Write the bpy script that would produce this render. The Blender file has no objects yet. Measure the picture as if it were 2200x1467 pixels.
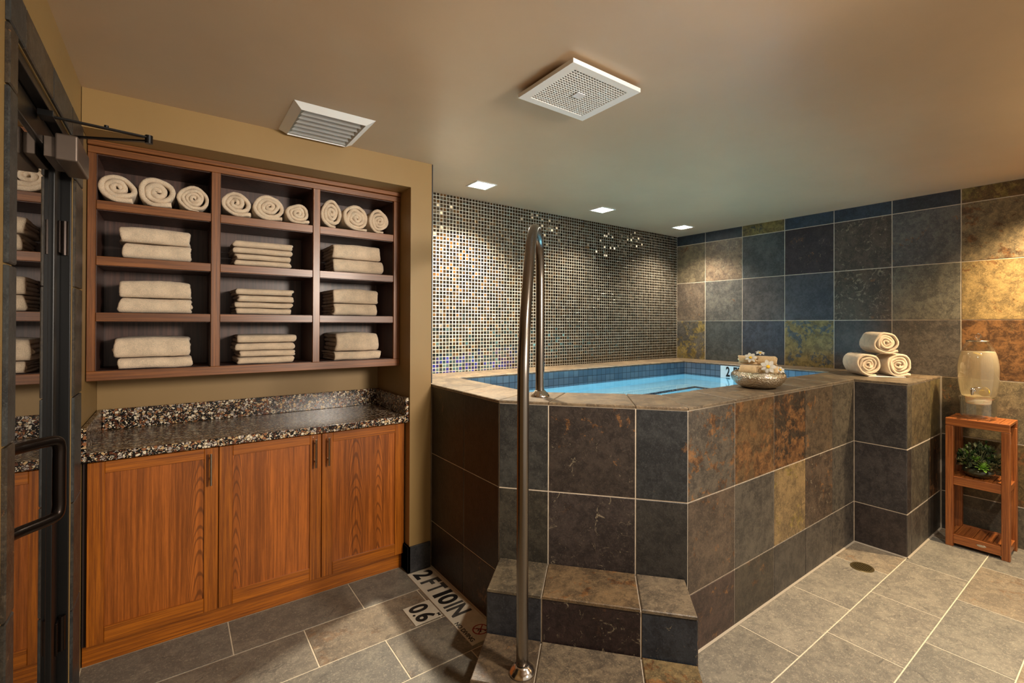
import bpy, bmesh, math, random
from mathutils import Vector, Matrix, noise
R_=random.Random(7)
C=bpy.context.scene.collection
S=bpy.context.scene
S.cycles.max_bounces=9; S.cycles.diffuse_bounces=4; S.cycles.glossy_bounces=4
S.view_settings.view_transform='Standard'; S.view_settings.look='None'
S.view_settings.exposure=0.72; S.view_settings.gamma=1.0; S.view_settings.use_curve_mapping=False

# ------------------------------------------------------------------ camera
cd=bpy.data.cameras.new('camera'); cam=bpy.data.objects.new('camera',cd); C.objects.link(cam)
F=1022.5; cd.sensor_fit='HORIZONTAL'; cd.sensor_width=36; cd.lens=36*F/2200
cd.shift_x=(1100-1163.6)/2200; cd.shift_y=-(733.5-691.3)/2200
cd.clip_start=0.02
yaw,pitch,roll=math.radians(37.64),math.radians(0.2607),math.radians(0.1929)
cam.location=(-4.3615,-3.2290,1.4528)
cam.rotation_euler=(Matrix.Rotation(-yaw,3,'Z')@Matrix.Rotation(math.pi/2+pitch,3,'X')@Matrix.Rotation(roll,3,'Z')).to_euler()
S.camera=cam

# ------------------------------------------------------------------ helpers
def lin(r,g,b,a=1):
    f=lambda c:(c/255/12.92) if c/255<=.04045 else ((c/255+.055)/1.055)**2.4
    return (f(r),f(g),f(b),a)
base={}                                  # object name -> world origin of its mesh data
def link(name,me,mats,parent=None,origin=None):
    o=bpy.data.objects.new(name,me); C.objects.link(o)
    for m in (mats if isinstance(mats,(list,tuple)) else [mats]): me.materials.append(m)
    if parent is not None:
        org=base[parent.name]; o.parent=parent
    else:
        org=Vector(origin) if origin is not None else Vector((0,0,0)); o.location=org
    if org.length>0: me.transform(Matrix.Translation(-org))
    base[o.name]=org
    return o
def obj(name,bm,mats,parent=None,origin=None,smooth=False,recalc=True):
    if recalc: bmesh.ops.recalc_face_normals(bm,faces=bm.faces)
    me=bpy.data.meshes.new(name); bm.to_mesh(me); bm.free()
    if smooth:
        for p in me.polygons: p.use_smooth=True
    if origin=='base':
        vs=[v.co for v in me.vertices]
        origin=Vector(((min(v.x for v in vs)+max(v.x for v in vs))/2,(min(v.y for v in vs)+max(v.y for v in vs))/2,min(v.z for v in vs)))
    return link(name,me,mats,parent,origin)
def thing(name,label,cat,loc,group=None):
    o=bpy.data.objects.new(name,None); C.objects.link(o); o.location=loc; o.empty_display_size=.1
    base[o.name]=Vector(loc); return tag(o,label,cat,group)
def tag(o,label,cat,group=None):
    o['label']=label; o['category']=cat
    if group: o['group']=group
    return o
def struct(o,label=None,cat=None):
    o['kind']='structure'
    if label: o['label']=label
    if cat: o['category']=cat
    return o
def part_label(o,l): o['label']=l; return o
def B(): return bmesh.new()
def box(bm,x0,x1,y0,y1,z0,z1,bev=0,seg=2,mi=0,M=None):
    vs=[bm.verts.new(Vector(c)) for c in ((x0,y0,z0),(x1,y0,z0),(x1,y1,z0),(x0,y1,z0),(x0,y0,z1),(x1,y0,z1),(x1,y1,z1),(x0,y1,z1))]
    fs=[bm.faces.new([vs[i] for i in f]) for f in ((0,3,2,1),(4,5,6,7),(0,1,5,4),(1,2,6,5),(2,3,7,6),(3,0,4,7))]
    for f in fs: f.material_index=mi
    if bev:
        es=list({e for f in fs for e in f.edges})
        r=bmesh.ops.bevel(bm,geom=es,offset=bev,segments=seg,affect='EDGES',profile=.5)
        for f in r['faces']: f.material_index=mi
        vs=list({v for f in r['faces'] for v in f.verts}|{v for v in vs if v.is_valid})
    if M is not None: bmesh.ops.transform(bm,matrix=M,verts=[v for v in vs if v.is_valid])
    return vs
def prism(bm,poly,z0,z1,mi=0,cham=0):
    """extrude a convex xy polygon; optional chamfer on its top edge"""
    lo=[bm.verts.new((x,y,z0)) for x,y in poly]
    if cham:
        mid=[bm.verts.new((x,y,z1-cham)) for x,y in poly]
        hi=[bm.verts.new((x,y,z1)) for x,y in inset(poly,cham)]
        rings=[lo,mid,hi]
    else: hi=[bm.verts.new((x,y,z1)) for x,y in poly]; rings=[lo,hi]
    n=len(poly); out=[]
    for a,b in zip(rings,rings[1:]):
        for i in range(n): out.append(bm.faces.new((a[i],a[(i+1)%n],b[(i+1)%n],b[i])))
    out.append(bm.faces.new(hi)); out.append(bm.faces.new(lo[::-1]))
    for f in out: f.material_index=mi
    return out
def inset(poly,d):
    n=len(poly); ar=sum(poly[i][0]*poly[(i+1)%n][1]-poly[(i+1)%n][0]*poly[i][1] for i in range(n))
    sg=1 if ar>0 else -1; out=[]
    for i in range(n):
        p0,p1,p2=Vector(poly[i-1]),Vector(poly[i]),Vector(poly[(i+1)%n])
        a=(p1-p0).normalized(); b=(p2-p1).normalized()
        na=Vector((-a.y,a.x))*sg; nb=Vector((-b.y,b.x))*sg
        m=(na+nb); m=m/max(m.dot(na),.2)
        out.append(tuple(p1+m*d))
    return out
def tube(bm,pts,r,seg=16,caps=True,mi=0,radii=None):
    pts=[Vector(p) for p in pts]; n=len(pts); rings=[]
    t0=(pts[1]-pts[0]).normalized(); up=Vector((0,0,1)) if abs(t0.z)<.9 else Vector((1,0,0))
    u=t0.cross(up).normalized()
    for i,p in enumerate(pts):
        t=(pts[min(i+1,n-1)]-pts[max(i-1,0)]).normalized()
        u=(u-t*u.dot(t)).normalized(); v=t.cross(u)
        rr=radii[i] if radii else r
        rings.append([bm.verts.new(p+(u*math.cos(a)+v*math.sin(a))*rr) for a in [2*math.pi*k/seg for k in range(seg)]])
    fs=[]
    for a,b in zip(rings,rings[1:]):
        for k in range(seg): fs.append(bm.faces.new((a[k],a[(k+1)%seg],b[(k+1)%seg],b[k])))
    if caps: fs.append(bm.faces.new(rings[0][::-1])); fs.append(bm.faces.new(rings[-1]))
    for f in fs: f.material_index=mi
def spline(P,k=8):
    P=[Vector(p) for p in P]; Q=[P[0]*2-P[1]]+P+[P[-1]*2-P[-2]]; out=[]
    for i in range(1,len(Q)-2):
        a,b,c,d=Q[i-1:i+3]
        for j in range(k):
            t=j/k; out.append(.5*((2*b)+(c-a)*t+(2*a-5*b+4*c-d)*t*t+(3*b-a-3*c+d)*t**3))
    return out+[P[-1]]
def lathe(bm,prof,c,seg=40,axis='Z',mi=0,closed=False):
    rings=[]; c=Vector(c)
    for r,z in prof:
        if r<1e-6: rings.append([bm.verts.new(c+Vector((0,0,z)))])
        else: rings.append([bm.verts.new(c+Vector((r*math.cos(2*math.pi*k/seg),r*math.sin(2*math.pi*k/seg),z))) for k in range(seg)])
    for a,b in zip(rings,rings[1:]):
        for k in range(seg):
            q=[a[k%len(a)],a[(k+1)%seg%len(a)],b[(k+1)%seg%len(b)],b[k%len(b)]]
            u=[]
            for v in q:
                if v not in u: u.append(v)
            if len(u)>2:
                f=bm.faces.new(u); f.material_index=mi
# ------------------------------------------------------------------ node helpers
class N:
    def __init__(s,name):
        s.m=bpy.data.materials.new(name); s.m.use_nodes=True; s.t=s.m.node_tree; s.t.nodes.clear()
        s.out=s.n('ShaderNodeOutputMaterial')
    def n(s,t,**k):
        x=s.t.nodes.new(t)
        for a,b in k.items():
            if a.startswith('i_'):
                a=a[2:]; a=int(a) if a.isdigit() else a.replace('_',' ')
                if hasattr(b,'node'): s.t.links.new(b,x.inputs[a])
                else: x.inputs[a].default_value=b
            else: setattr(x,a,b)
        return x
    def l(s,a,b): s.t.links.new(a,b)
    def math(s,op,a,b=0,c=0):
        x=s.n('ShaderNodeMath',operation=op)
        for i,v in enumerate((a,b,c)):
            if hasattr(v,'node'): s.l(v,x.inputs[i])
            else: x.inputs[i].default_value=v
        return x.outputs[0]
    def vm(s,op,a,b=(0,0,0)):
        x=s.n('ShaderNodeVectorMath',operation=op)
        for i,v in enumerate((a,b)):
            if hasattr(v,'node'): s.l(v,x.inputs[i])
            else: x.inputs[i].default_value=v
        return x.outputs[0]
    def mix(s,f,a,b,bt='MIX'):
        x=s.n('ShaderNodeMix',data_type='RGBA',blend_type=bt,clamp_factor=True)
        for i,v in ((0,f),(6,a),(7,b)):
            if hasattr(v,'node'): s.l(v,x.inputs[i])
            else: x.inputs[i].default_value=v
        return x.outputs[2]
    def ramp(s,f,stops,interp='LINEAR'):
        x=s.n('ShaderNodeValToRGB'); s.l(f,x.inputs[0]); x.color_ramp.interpolation=interp
        e=x.color_ramp.elements
        while len(e)<len(stops): e.new(.5)
        for i,(p,c) in enumerate(stops):
            e[i].position=p; e[i].color=c if len(c)==4 else (*c,1)
        return x.outputs[0]
    def noise(s,v,scale,detail=4,rough=.55,dist=0,out=0):
        x=s.n('ShaderNodeTexNoise',i_Scale=scale,i_Detail=detail,i_Roughness=rough,i_Distortion=dist); s.l(v,x.inputs['Vector']); return x.outputs[out]
    def step(s,v,a,b):
        x=s.n('ShaderNodeMapRange',clamp=True); x.interpolation_type='SMOOTHSTEP'
        for i,q in ((0,v),(1,a),(2,b)):
            if hasattr(q,'node'): s.l(q,x.inputs[i])
            else: x.inputs[i].default_value=q
        return x.outputs[0]
    def pos(s): return s.n('ShaderNodeTexCoord').outputs['Object']
    def bsdf(s,**k):
        b=s.n('ShaderNodeBsdfPrincipled'); s.l(b.outputs[0],s.out.inputs[0])
        for a,v in k.items():
            a=a.replace('_',' ')
            if hasattr(v,'node'): s.l(v,b.inputs[a])
            else: b.inputs[a].default_value=v
        return b
    def bump(s,h,strength=.3,dist=.002):
        x=s.n('ShaderNodeBump',i_Strength=strength,i_Distance=dist); s.l(h,x.inputs['Height']); return x.outputs[0]
def plain(name,col,rough=.5,metal=0,**k):
    m=N(name); m.bsdf(Base_Color=lin(*col),Roughness=rough,Metallic=metal,**k); return m.m
def paint(name,col,var=.06,scale=2.5,rough=.55,bump=.15):
    m=N(name); p=m.pos(); n=m.noise(p,scale,5,.6)
    c=lin(*col); a=tuple(x*(1-var) for x in c[:3])+(1,); b=tuple(min(1,x*(1+var)) for x in c[:3])+(1,)
    m.bsdf(Base_Color=m.mix(m.step(n,.3,.7),a,b),Roughness=rough,Normal=m.bump(m.noise(p,160,3,.6),bump,.001)); return m.m
def slate_mat(name,rough=.42,ctr=1.0):
    m=N(name); p=m.pos()
    tc=m.n('ShaderNodeAttribute',attribute_name='tcol').outputs['Color']
    tp=m.n('ShaderNodeSeparateColor'); ta=m.n('ShaderNodeAttribute',attribute_name='tpar'); m.l(ta.outputs['Color'],tp.inputs[0])
    seed,rust,lite=tp.outputs
    q=m.vm('ADD',p,m.vm('SCALE',(0,0,0))) if False else None
    sc=m.n('ShaderNodeVectorMath',operation='SCALE'); sc.inputs[0].default_value=(37,61,23); m.l(seed,sc.inputs['Scale'])
    q=m.vm('ADD',p,sc.outputs[0])
    big=m.noise(q,5,5,.68,.5); med=m.noise(q,19,6,.78,.35); fine=m.noise(q,170,2,.75); sp=m.noise(q,60,4,.8,.3)
    k_=lambda v:1+(v-1)*ctr
    lo=m.mix(1,tc,(k_(.56),k_(.56),k_(.59),1),'MULTIPLY'); hi=m.mix(1,tc,(k_(1.3),k_(1.27),k_(1.2),1),'MULTIPLY')
    c=m.mix(m.step(m.math('ADD',m.math('MULTIPLY',big,.4),m.math('MULTIPLY',med,.6)),.42,.60),lo,hi)
    c=m.mix(m.math('MULTIPLY',m.step(m.math('ADD',m.math('MULTIPLY',fine,.5),m.math('MULTIPLY',sp,.5)),.50,.64),.5),c,m.mix(1,tc,(2.4,2.3,2.1,1),'MULTIPLY'))
    # rust bloom with hard stone-like outlines
    rn=m.math('ADD',m.math('MULTIPLY',m.noise(q,6.5,6,.68,.7),.62),m.math('MULTIPLY',m.noise(q,32,5,.75,.6),.38))
    th=m.math('SUBTRACT',.64,m.math('MULTIPLY',rust,.27))
    rm=m.step(rn,m.math('SUBTRACT',th,.012),m.math('ADD',th,.02))
    rc=m.mix(m.step(med,.38,.62),lin(66,42,24),lin(130,90,52))
    rc=m.mix(ta.outputs['Alpha'],rc,m.mix(m.step(med,.38,.62),lin(92,78,36),lin(140,120,66)))
    rm=m.math('MULTIPLY',rm,m.step(rust,.02,.15))
    c=m.mix(m.math('MULTIPLY',rm,.85 if ctr==1.0 else .38),c,rc)
    # pale mineral crust
    ln=m.noise(q,20,6,.78,1.5)
    th2=m.math('SUBTRACT',.72,m.math('MULTIPLY',lite,.24))
    lm=m.math('MULTIPLY',m.step(ln,th2,m.math('ADD',th2,.05)),m.step(lite,.02,.2))
    c=m.mix(m.math('MULTIPLY',lm,.7),c,lin(150,136,112))
    dkn=m.noise(q,11,6,.8,.9); c=m.mix(m.math('MULTIPLY',m.step(dkn,.60,.63),.55),c,m.mix(1,tc,(.38,.38,.42,1),'MULTIPLY'))
    h=m.math('ADD',m.math('MULTIPLY',med,.7),m.math('MULTIPLY',sp,.5))
    m.bsdf(Base_Color=c,Roughness=m.math('ADD',rough-.12,m.math('MULTIPLY',sp,.3)),Normal=m.bump(h,.55,.004),Specular_IOR_Level=.5)
    return m.m
def wood(name,c0,c1,grain='Z',scale=1,arch=None,rough=.35,coat=.15):
    """plain sawn grain along one axis; arch=(cx,cz,k) adds cathedral rings around an object-space axis"""
    m=N(name); p=m.pos(); k=[1,1,1]; k['XYZ'.index(grain)]=.022
    mp=m.n('ShaderNodeMapping'); m.l(p,mp.inputs[0]); mp.inputs['Scale'].default_value=k
    g=m.noise(mp.outputs[0],110*scale,7,.75,.05); g2=m.noise(mp.outputs[0],260*scale,4,.65); lowv=m.noise(mp.outputs[0],9*scale,3,.5)
    f=m.math('ADD',m.math('MULTIPLY',g,.75),m.math('MULTIPLY',lowv,.27))
    c=m.mix(m.step(f,.38,.68),lin(*c0),lin(*c1))
    dk=tuple(x*.42 for x in lin(*c0)[:3])+(1,)
    c=m.mix(m.math('MULTIPLY',m.step(g2,.52,.7),.45),c,dk)
    if arch:
        for cx,cz,kz,fr,w in arch:
            xyz=m.n('ShaderNodeSeparateXYZ'); m.l(p,xyz.inputs[0])
            wob=m.math('MULTIPLY',m.math('SUBTRACT',m.noise(mp.outputs[0],9,3,.5),.5),.05)
            dx=m.math('ADD',m.math('SUBTRACT',xyz.outputs[0],cx),wob); dz=m.math('SUBTRACT',xyz.outputs[2],cz)
            # arches: rings of z + k*|dx|^2
            v=m.math('ADD',m.math('MULTIPLY',dz,kz),m.math('MULTIPLY',m.math('MULTIPLY',dx,dx),fr))
            v=m.math('ADD',v,m.math('MULTIPLY',m.noise(p,5,2,.5),2.2))
            s_=m.math('SINE',m.math('MULTIPLY',v,6.28))
            line=m.step(s_,.35,1.0)
            msk=m.math('SUBTRACT',1,m.step(m.math('ABSOLUTE',dx),w*.6,w))
            c=m.mix(m.math('MULTIPLY',m.math('MULTIPLY',line,msk),.62),c,dk)
    m.bsdf(Base_Color=c,Roughness=rough,Normal=m.bump(g2,.12,.0006),Coat_Weight=coat,Coat_Roughness=.25)
    return m.m

# ------------------------------------------------------------------ materials
M={}
M['slate']=slate_mat('slate_tile')
M['coping']=slate_mat('slate_coping',.36)
M['floor_tile']=slate_mat('floor_slate',.5,.55)
M['grout']=paint('grout_light',(206,190,168),.12,30,.85,.2)
M['grout_floor']=paint('grout_floor',(206,192,166),.1,30,.85,.2)
M['wall']=paint('ochre_paint',(150,120,72),.04,2.0,.5,.12)
M['ceiling']=paint('tan_ceiling_paint',(196,169,138),.05,1.6,.38,.1)
M['white']=plain('white_enamel',(244,244,242),.35)
M['white_in']=plain('grey_duct_liner',(170,168,160),.6)
M['black']=plain('black_metal',(16,15,15),.35,.3)
M['bronze']=plain('dark_bronze',(40,32,28),.28,.8)
M['closer']=plain('bronze_cover',(112,98,88),.38,.55)
M['hall']=plain('hall_dark',(38,32,27),.9)
WD0,WD1=(122,62,8),(190,108,20)
M['w_z']=wood('teak_vertical',WD0,WD1,'Z'); M['w_x']=wood('teak_horizontal',WD0,WD1,'X')
M['w_fz']=wood('cherry_vertical',(96,54,22),(150,92,44),'Z'); M['w_fx']=wood('cherry_horizontal',(96,54,22),(150,92,44),'X')
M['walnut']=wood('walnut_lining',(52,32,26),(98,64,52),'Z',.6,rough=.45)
M['st_x']=wood('stool_teak_x',(114,60,26),(178,106,50),'X',1.3); M['st_y']=wood('stool_teak_y',(114,60,26),(178,106,50),'Y',1.3); M['st_z']=wood('stool_teak_z',(114,60,26),(178,106,50),'Z',1.3)
m=N('brushed_steel'); p=m.pos(); mp=m.n('ShaderNodeMapping'); m.l(p,mp.inputs[0]); mp.inputs['Scale'].default_value=(1,1,.03)
m.bsdf(Base_Color=lin(128,120,112),Metallic=1,Roughness=m.math('ADD',.2,m.math('MULTIPLY',m.noise(mp.outputs[0],400,3),.1))); M['steel']=m.m
M['chrome']=plain('polished_steel',(205,196,186),.14,1)
# terrazzo worktop
m=N('pebble_terrazzo'); p=m.pos(); p2=m.vm('ADD',p,m.vm('MULTIPLY',m.vm('SUBTRACT',m.noise(p,60,2,.5,0,1),(.5,.5,.5)),(.012,.012,.012)))
def chips(sc,th):
    v=m.n('ShaderNodeTexVoronoi',feature='F1',i_Scale=sc); m.l(p2,v.inputs['Vector'])
    e=m.n('ShaderNodeTexVoronoi',feature='DISTANCE_TO_EDGE',i_Scale=sc); m.l(p2,e.inputs['Vector'])
    s_=m.n('ShaderNodeSeparateColor'); m.l(v.outputs['Color'],s_.inputs[0])
    col=m.ramp(s_.outputs[0],[(0,lin(14,12,12)),(.44,lin(14,12,12)),(.45,lin(92,52,34)),(.56,lin(150,100,66)),(.66,lin(196,164,120)),(.76,lin(226,212,186)),(.9,lin(170,158,150)),(1,lin(236,230,220))],'CONSTANT')
    return col,m.math('MULTIPLY',m.step(e.outputs['Distance'],th,th+.03),m.math('GREATER_THAN',s_.outputs[0],.45))
c1,k1=chips(84,.08); c2,k2=chips(190,.12)
c=m.mix(k2,lin(12,11,11),c2); c=m.mix(k1,c,c1)
m.bsdf(Base_Color=c,Roughness=.2,Specular_IOR_Level=.4); M['terrazzo']=m.m
# glass mosaic
m=N('glass_mosaic'); p=m.pos(); PIT=.02687
sp=m.n('ShaderNodeSeparateXYZ'); m.l(p,sp.inputs[0])
u=m.math('DIVIDE',sp.outputs[0],PIT); v=m.math('DIVIDE',sp.outputs[2],PIT)
fu=m.math('FLOOR',u); fv=m.math('FLOOR',v); du=m.math('FRACT',u); dv=m.math('FRACT',v)
cell=m.n('ShaderNodeCombineXYZ'); m.l(fu,cell.inputs[0]); m.l(fv,cell.inputs[1])
wn=m.n('ShaderNodeTexWhiteNoise',noise_dimensions='3D'); m.l(cell.outputs[0],wn.inputs['Vector'])
rs=m.n('ShaderNodeSeparateColor'); m.l(wn.outputs['Color'],rs.inputs[0])
eu=m.math('ABSOLUTE',m.math('SUBTRACT',du,.5)); ev=m.math('ABSOLUTE',m.math('SUBTRACT',dv,.5))
jit=m.math('MULTIPLY',m.math('SUBTRACT',rs.outputs[2],.5),.05)
edge=m.math('MAXIMUM',eu,ev); tile=m.math('SUBTRACT',1,m.step(m.math('ADD',edge,jit),.40,.43))
left=m.math('SUBTRACT',1,m.step(sp.outputs[0],-2.9,-.9))  # tiles and grout coloured darker rightward, imitating falloff from the left downlight
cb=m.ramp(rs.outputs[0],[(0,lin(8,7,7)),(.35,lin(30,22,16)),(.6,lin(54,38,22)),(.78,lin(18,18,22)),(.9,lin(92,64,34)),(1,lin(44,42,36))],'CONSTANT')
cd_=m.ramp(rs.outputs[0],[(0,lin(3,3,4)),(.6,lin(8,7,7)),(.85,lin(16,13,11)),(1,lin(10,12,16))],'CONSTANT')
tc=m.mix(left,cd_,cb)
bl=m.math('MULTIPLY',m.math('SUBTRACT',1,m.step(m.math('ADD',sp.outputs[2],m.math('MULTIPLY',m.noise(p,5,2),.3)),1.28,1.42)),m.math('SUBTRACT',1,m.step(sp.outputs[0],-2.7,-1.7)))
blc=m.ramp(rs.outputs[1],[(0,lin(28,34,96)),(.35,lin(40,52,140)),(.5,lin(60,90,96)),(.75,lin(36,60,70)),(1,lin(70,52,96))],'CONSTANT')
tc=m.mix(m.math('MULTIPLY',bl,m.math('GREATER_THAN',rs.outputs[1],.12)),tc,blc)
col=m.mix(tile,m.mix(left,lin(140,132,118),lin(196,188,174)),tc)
geo=m.n('ShaderNodeNewGeometry')
til=m.vm('MULTIPLY',m.vm('SUBTRACT',wn.outputs['Color'],(.5,.5,.5)),(.34,.02,.34))
nr=m.vm('NORMALIZE',m.vm('ADD',geo.outputs['Normal'],til))
mixn=m.n('ShaderNodeMix',data_type='VECTOR'); m.l(tile,mixn.inputs[0]); m.l(geo.outputs['Normal'],mixn.inputs[4]); m.l(nr,mixn.inputs[5])
bp=m.n('ShaderNodeBump',i_Strength=.6,i_Distance=.002); m.l(m.math('SUBTRACT',1,m.step(edge,.33,.46)),bp.inputs['Height']); m.l(mixn.outputs[1],bp.inputs['Normal'])
m.bsdf(Base_Color=col,Roughness=m.math('SUBTRACT',.8,m.math('MULTIPLY',tile,.65)),Specular_Tint=(1,.82,.55,1),Metallic=0.0,Normal=bp.outputs[0],Specular_IOR_Level=m.math('ADD',.2,m.math('MULTIPLY',tile,.75)))
M['mosaic']=m.m
# small waterline tiles
m=N('waterline_tile'); p=m.pos()
ge=m.n('ShaderNodeNewGeometry'); sp=m.n('ShaderNodeSeparateXYZ'); m.l(p,sp.inputs[0]); sn=m.n('ShaderNodeSeparateXYZ'); m.l(ge.outputs['Normal'],sn.inputs[0])
isx=m.math('GREATER_THAN',m.math('ABSOLUTE',sn.outputs[0]),.75)
hc=m.n('ShaderNodeMix',data_type='FLOAT'); m.l(isx,hc.inputs[0]); m.l(sp.outputs[0],hc.inputs[2]); m.l(sp.outputs[1],hc.inputs[3])
u=m.math('DIVIDE',hc.outputs[0],.052); v=m.math('DIVIDE',m.math('SUBTRACT',sp.outputs[2],1.078),.052)
cell=m.n('ShaderNodeCombineXYZ'); m.l(m.math('FLOOR',u),cell.inputs[0]); m.l(m.math('FLOOR',v),cell.inputs[1])
wn=m.n('ShaderNodeTexWhiteNoise',noise_dimensions='3D'); m.l(cell.outputs[0],wn.inputs['Vector'])
ed=m.math('MAXIMUM',m.math('ABSOLUTE',m.math('SUBTRACT',m.math('FRACT',u),.5)),m.math('ABSOLUTE',m.math('SUBTRACT',m.math('FRACT',v),.5)))
t_=m.math('SUBTRACT',1,m.step(ed,.45,.48))
c=m.mix(wn.outputs['Value'],lin(74,88,104),lin(96,108,122)); c=m.mix(t_,lin(42,46,52),c)
m.bsdf(Base_Color=c,Roughness=.2,Normal=m.bump(t_,.3,.001)); M['band']=m.m
M['plaster']=paint('pool_plaster',(170,206,218),.05,9,.6,.1)
M['nosing']=plain('navy_edge_tile',(20,40,58),.25)
m=N('tub_water'); b=m.bsdf(Base_Color=(.85,.96,1,1),Roughness=0.0,IOR=1.33,Transmission_Weight=1.0,Normal=m.bump(m.noise(m.pos(),7,2,.5),.06,.01)); M['water']=m.m
def glassmat(name,tint,rough=0.0,ior=1.45):
    m=N(name); m.bsdf(Base_Color=(*tint,1),Roughness=rough,IOR=ior,Transmission_Weight=1.0); return m.m
M['glass']=glassmat('clear_glass',(1,1,1))
def thin(name,tint,extra=.0,ior=1.5,rough=.0):
    m=N(name); t=m.n('ShaderNodeBsdfTransparent',i_Color=(*tint,1)); g=m.n('ShaderNodeBsdfGlossy',i_Roughness=rough,i_Color=(1,1,1,1))
    fr=m.n('ShaderNodeLayerWeight',i_Blend=.5); x=m.n('ShaderNodeMixShader'); m.l(m.math('ADD',m.math('MULTIPLY',m.math('POWER',fr.outputs['Facing'],3.0),1.05),extra),x.inputs[0]); m.l(t.outputs[0],x.inputs[1]); m.l(g.outputs[0],x.inputs[2]); m.l(x.outputs[0],m.out.inputs[0]); return m.m
M['pane']=thin('door_glass',(.45,.42,.38),.04,1.6,.004)
M['jar']=thin('jar_glass',(.95,.95,.92),.06,1.35)
m=N('misted_water'); t=m.n('ShaderNodeBsdfTransparent',i_Color=(.97,.94,.86,1)); d=m.n('ShaderNodeBsdfDiffuse',i_Color=lin(228,218,196)); tl=m.n('ShaderNodeBsdfTranslucent',i_Color=lin(236,222,190))
a=m.n('ShaderNodeMixShader',i_0=.5,i_1=d.outputs[0],i_2=tl.outputs[0]); lw=m.n('ShaderNodeLayerWeight',i_Blend=.35)
x=m.n('ShaderNodeMixShader',i_0=m.math('ADD',.42,m.math('MULTIPLY',lw.outputs['Facing'],.4)),i_1=t.outputs[0],i_2=a.outputs[0]); m.l(x.outputs[0],m.out.inputs[0]); M['mist']=m.m
def terry(name,col,sc=1):
    m=N(name); p=m.pos(); n1=m.noise(p,330*sc,3,.7); n2=m.noise(p,22,4,.6); c=lin(*col)
    a=tuple(q*.72 for q in c[:3])+(1,); b_=tuple(min(1,q*1.12) for q in c[:3])+(1,)
    m.bsdf(Base_Color=m.mix(m.step(m.math('ADD',m.math('MULTIPLY',n1,.6),m.math('MULTIPLY',n2,.4)),.35,.65),a,b_),Roughness=1,Specular_IOR_Level=.1,Sheen_Weight=.35,Sheen_Roughness=.6,
      Normal=m.bump(n1,.8,.004)); return m.m
M['terry']=terry('terry_cloth',(234,212,184)); M['cotton']=terry('cotton_cloth',(234,210,180),1.8)
M['tan_terry']=terry('tan_terry',(232,200,150))
m=N('hammered_silver'); p=m.pos(); vo=m.n('ShaderNodeTexVoronoi',feature='SMOOTH_F1',i_Scale=150); m.l(p,vo.inputs['Vector'])
m.bsdf(Base_Color=lin(205,192,172),Metallic=1,Roughness=.1,Normal=m.bump(vo.outputs['Distance'],.9,.006)); M['hammered']=m.m
M['petal']=plain('flower_petal',(250,246,236),.55,Subsurface_Weight=.2); M['yolk']=plain('flower_centre',(240,190,40),.6)
M['sign']=paint('sign_vinyl',(206,196,176),.08,14,.45,.1); M['ink']=paint('sign_ink',(26,26,26),.3,60,.5,.1); M['inkw']=paint('worn_ink',(62,60,56),.4,50,.6,.1); M['red']=plain('sign_red',(150,36,30),.5)
M['marker']=paint('marker_tile',(214,220,222),.04,20,.2,.05)
m=N('lamp_lens'); e=m.n('ShaderNodeEmission',i_Color=(1,.93,.80,1),i_Strength=14); m.l(e.outputs[0],m.out.inputs[0]); M['lens']=m.m
M['pot']=plain('green_glaze',(52,56,40),.12,Coat_Weight=.6)
m=N('succulent_leaf'); n=m.noise(m.pos(),18,3); m.bsdf(Base_Color=m.mix(m.step(n,.4,.62),lin(38,66,28),lin(112,140,62)),Roughness=.4); M['leaf']=m.m
m=N('jade_leaf'); n=m.noise(m.pos(),24,3); m.bsdf(Base_Color=m.mix(m.step(n,.45,.62),lin(46,62,38),lin(150,152,108)),Roughness=.45); M['leaf2']=m.m
M['lemon']=plain('lemon',(236,206,70),.5); M['brass']=plain('aged_brass',(120,104,70),.4,.8)
M['frost']=plain('frosted_base',(240,226,196),.5,Subsurface_Weight=.3)
M['caulk']=plain('white_caulk',(158,146,128),.8)

# ------------------------------------------------------------------ tile field
ALB=.74
def tiles(bm,O,U,V,rects,g=.005,t=.007,ch=.0014,pal=None,spec={}):
    """rects: (u0,u1,v0,v1,key). bevelled slabs whose faces lie in the plane O+uU+vV, normal U x V"""
    O=Vector(O);U=Vector(U).normalized();V=Vector(V).normalized();Nn=U.cross(V)
    L1=bm.loops.layers.float_color.get('tcol') or bm.loops.layers.float_color.new('tcol')
    L2=bm.loops.layers.float_color.get('tpar') or bm.loops.layers.float_color.new('tpar')
    h=g/2
    for r in rects:
        u0,u1,v0,v1=r[:4]; key=r[4] if len(r)>4 else None
        if u1-u0<.012 or v1-v0<.012: continue
        sv_=spec.get(key,(None,0,0)); col,ru,li=sv_[:3]; gold=sv_[3] if len(sv_)>3 else 0
        if col is None:
            col,ru,li=R_.choice(pal)
        k=R_.uniform(.9,1.1)*ALB; cc=tuple(x*k for x in lin(*col)[:3])+(1,)
        pr=(R_.random(),ru,li,gold)
        P=lambda u,v,n:bm.verts.new(O+U*u+V*v+Nn*n)
        rings=[[P(a,b,n) for a,b in ((u0+i,v0+i),(u1-i,v0+i),(u1-i,v1-i),(u0+i,v1-i))] for i,n in ((h,-t),(h,-ch),(h+ch,0))]
        fs=[bm.faces.new(rings[2])]
        for a,b in zip(rings,rings[1:]):
            for i in range(4): fs.append(bm.faces.new((a[i],a[(i+1)%4],b[(i+1)%4],b[i])))
        for f in fs:
            for l in f.loops: l[L1]=cc; l[L2]=pr
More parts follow.
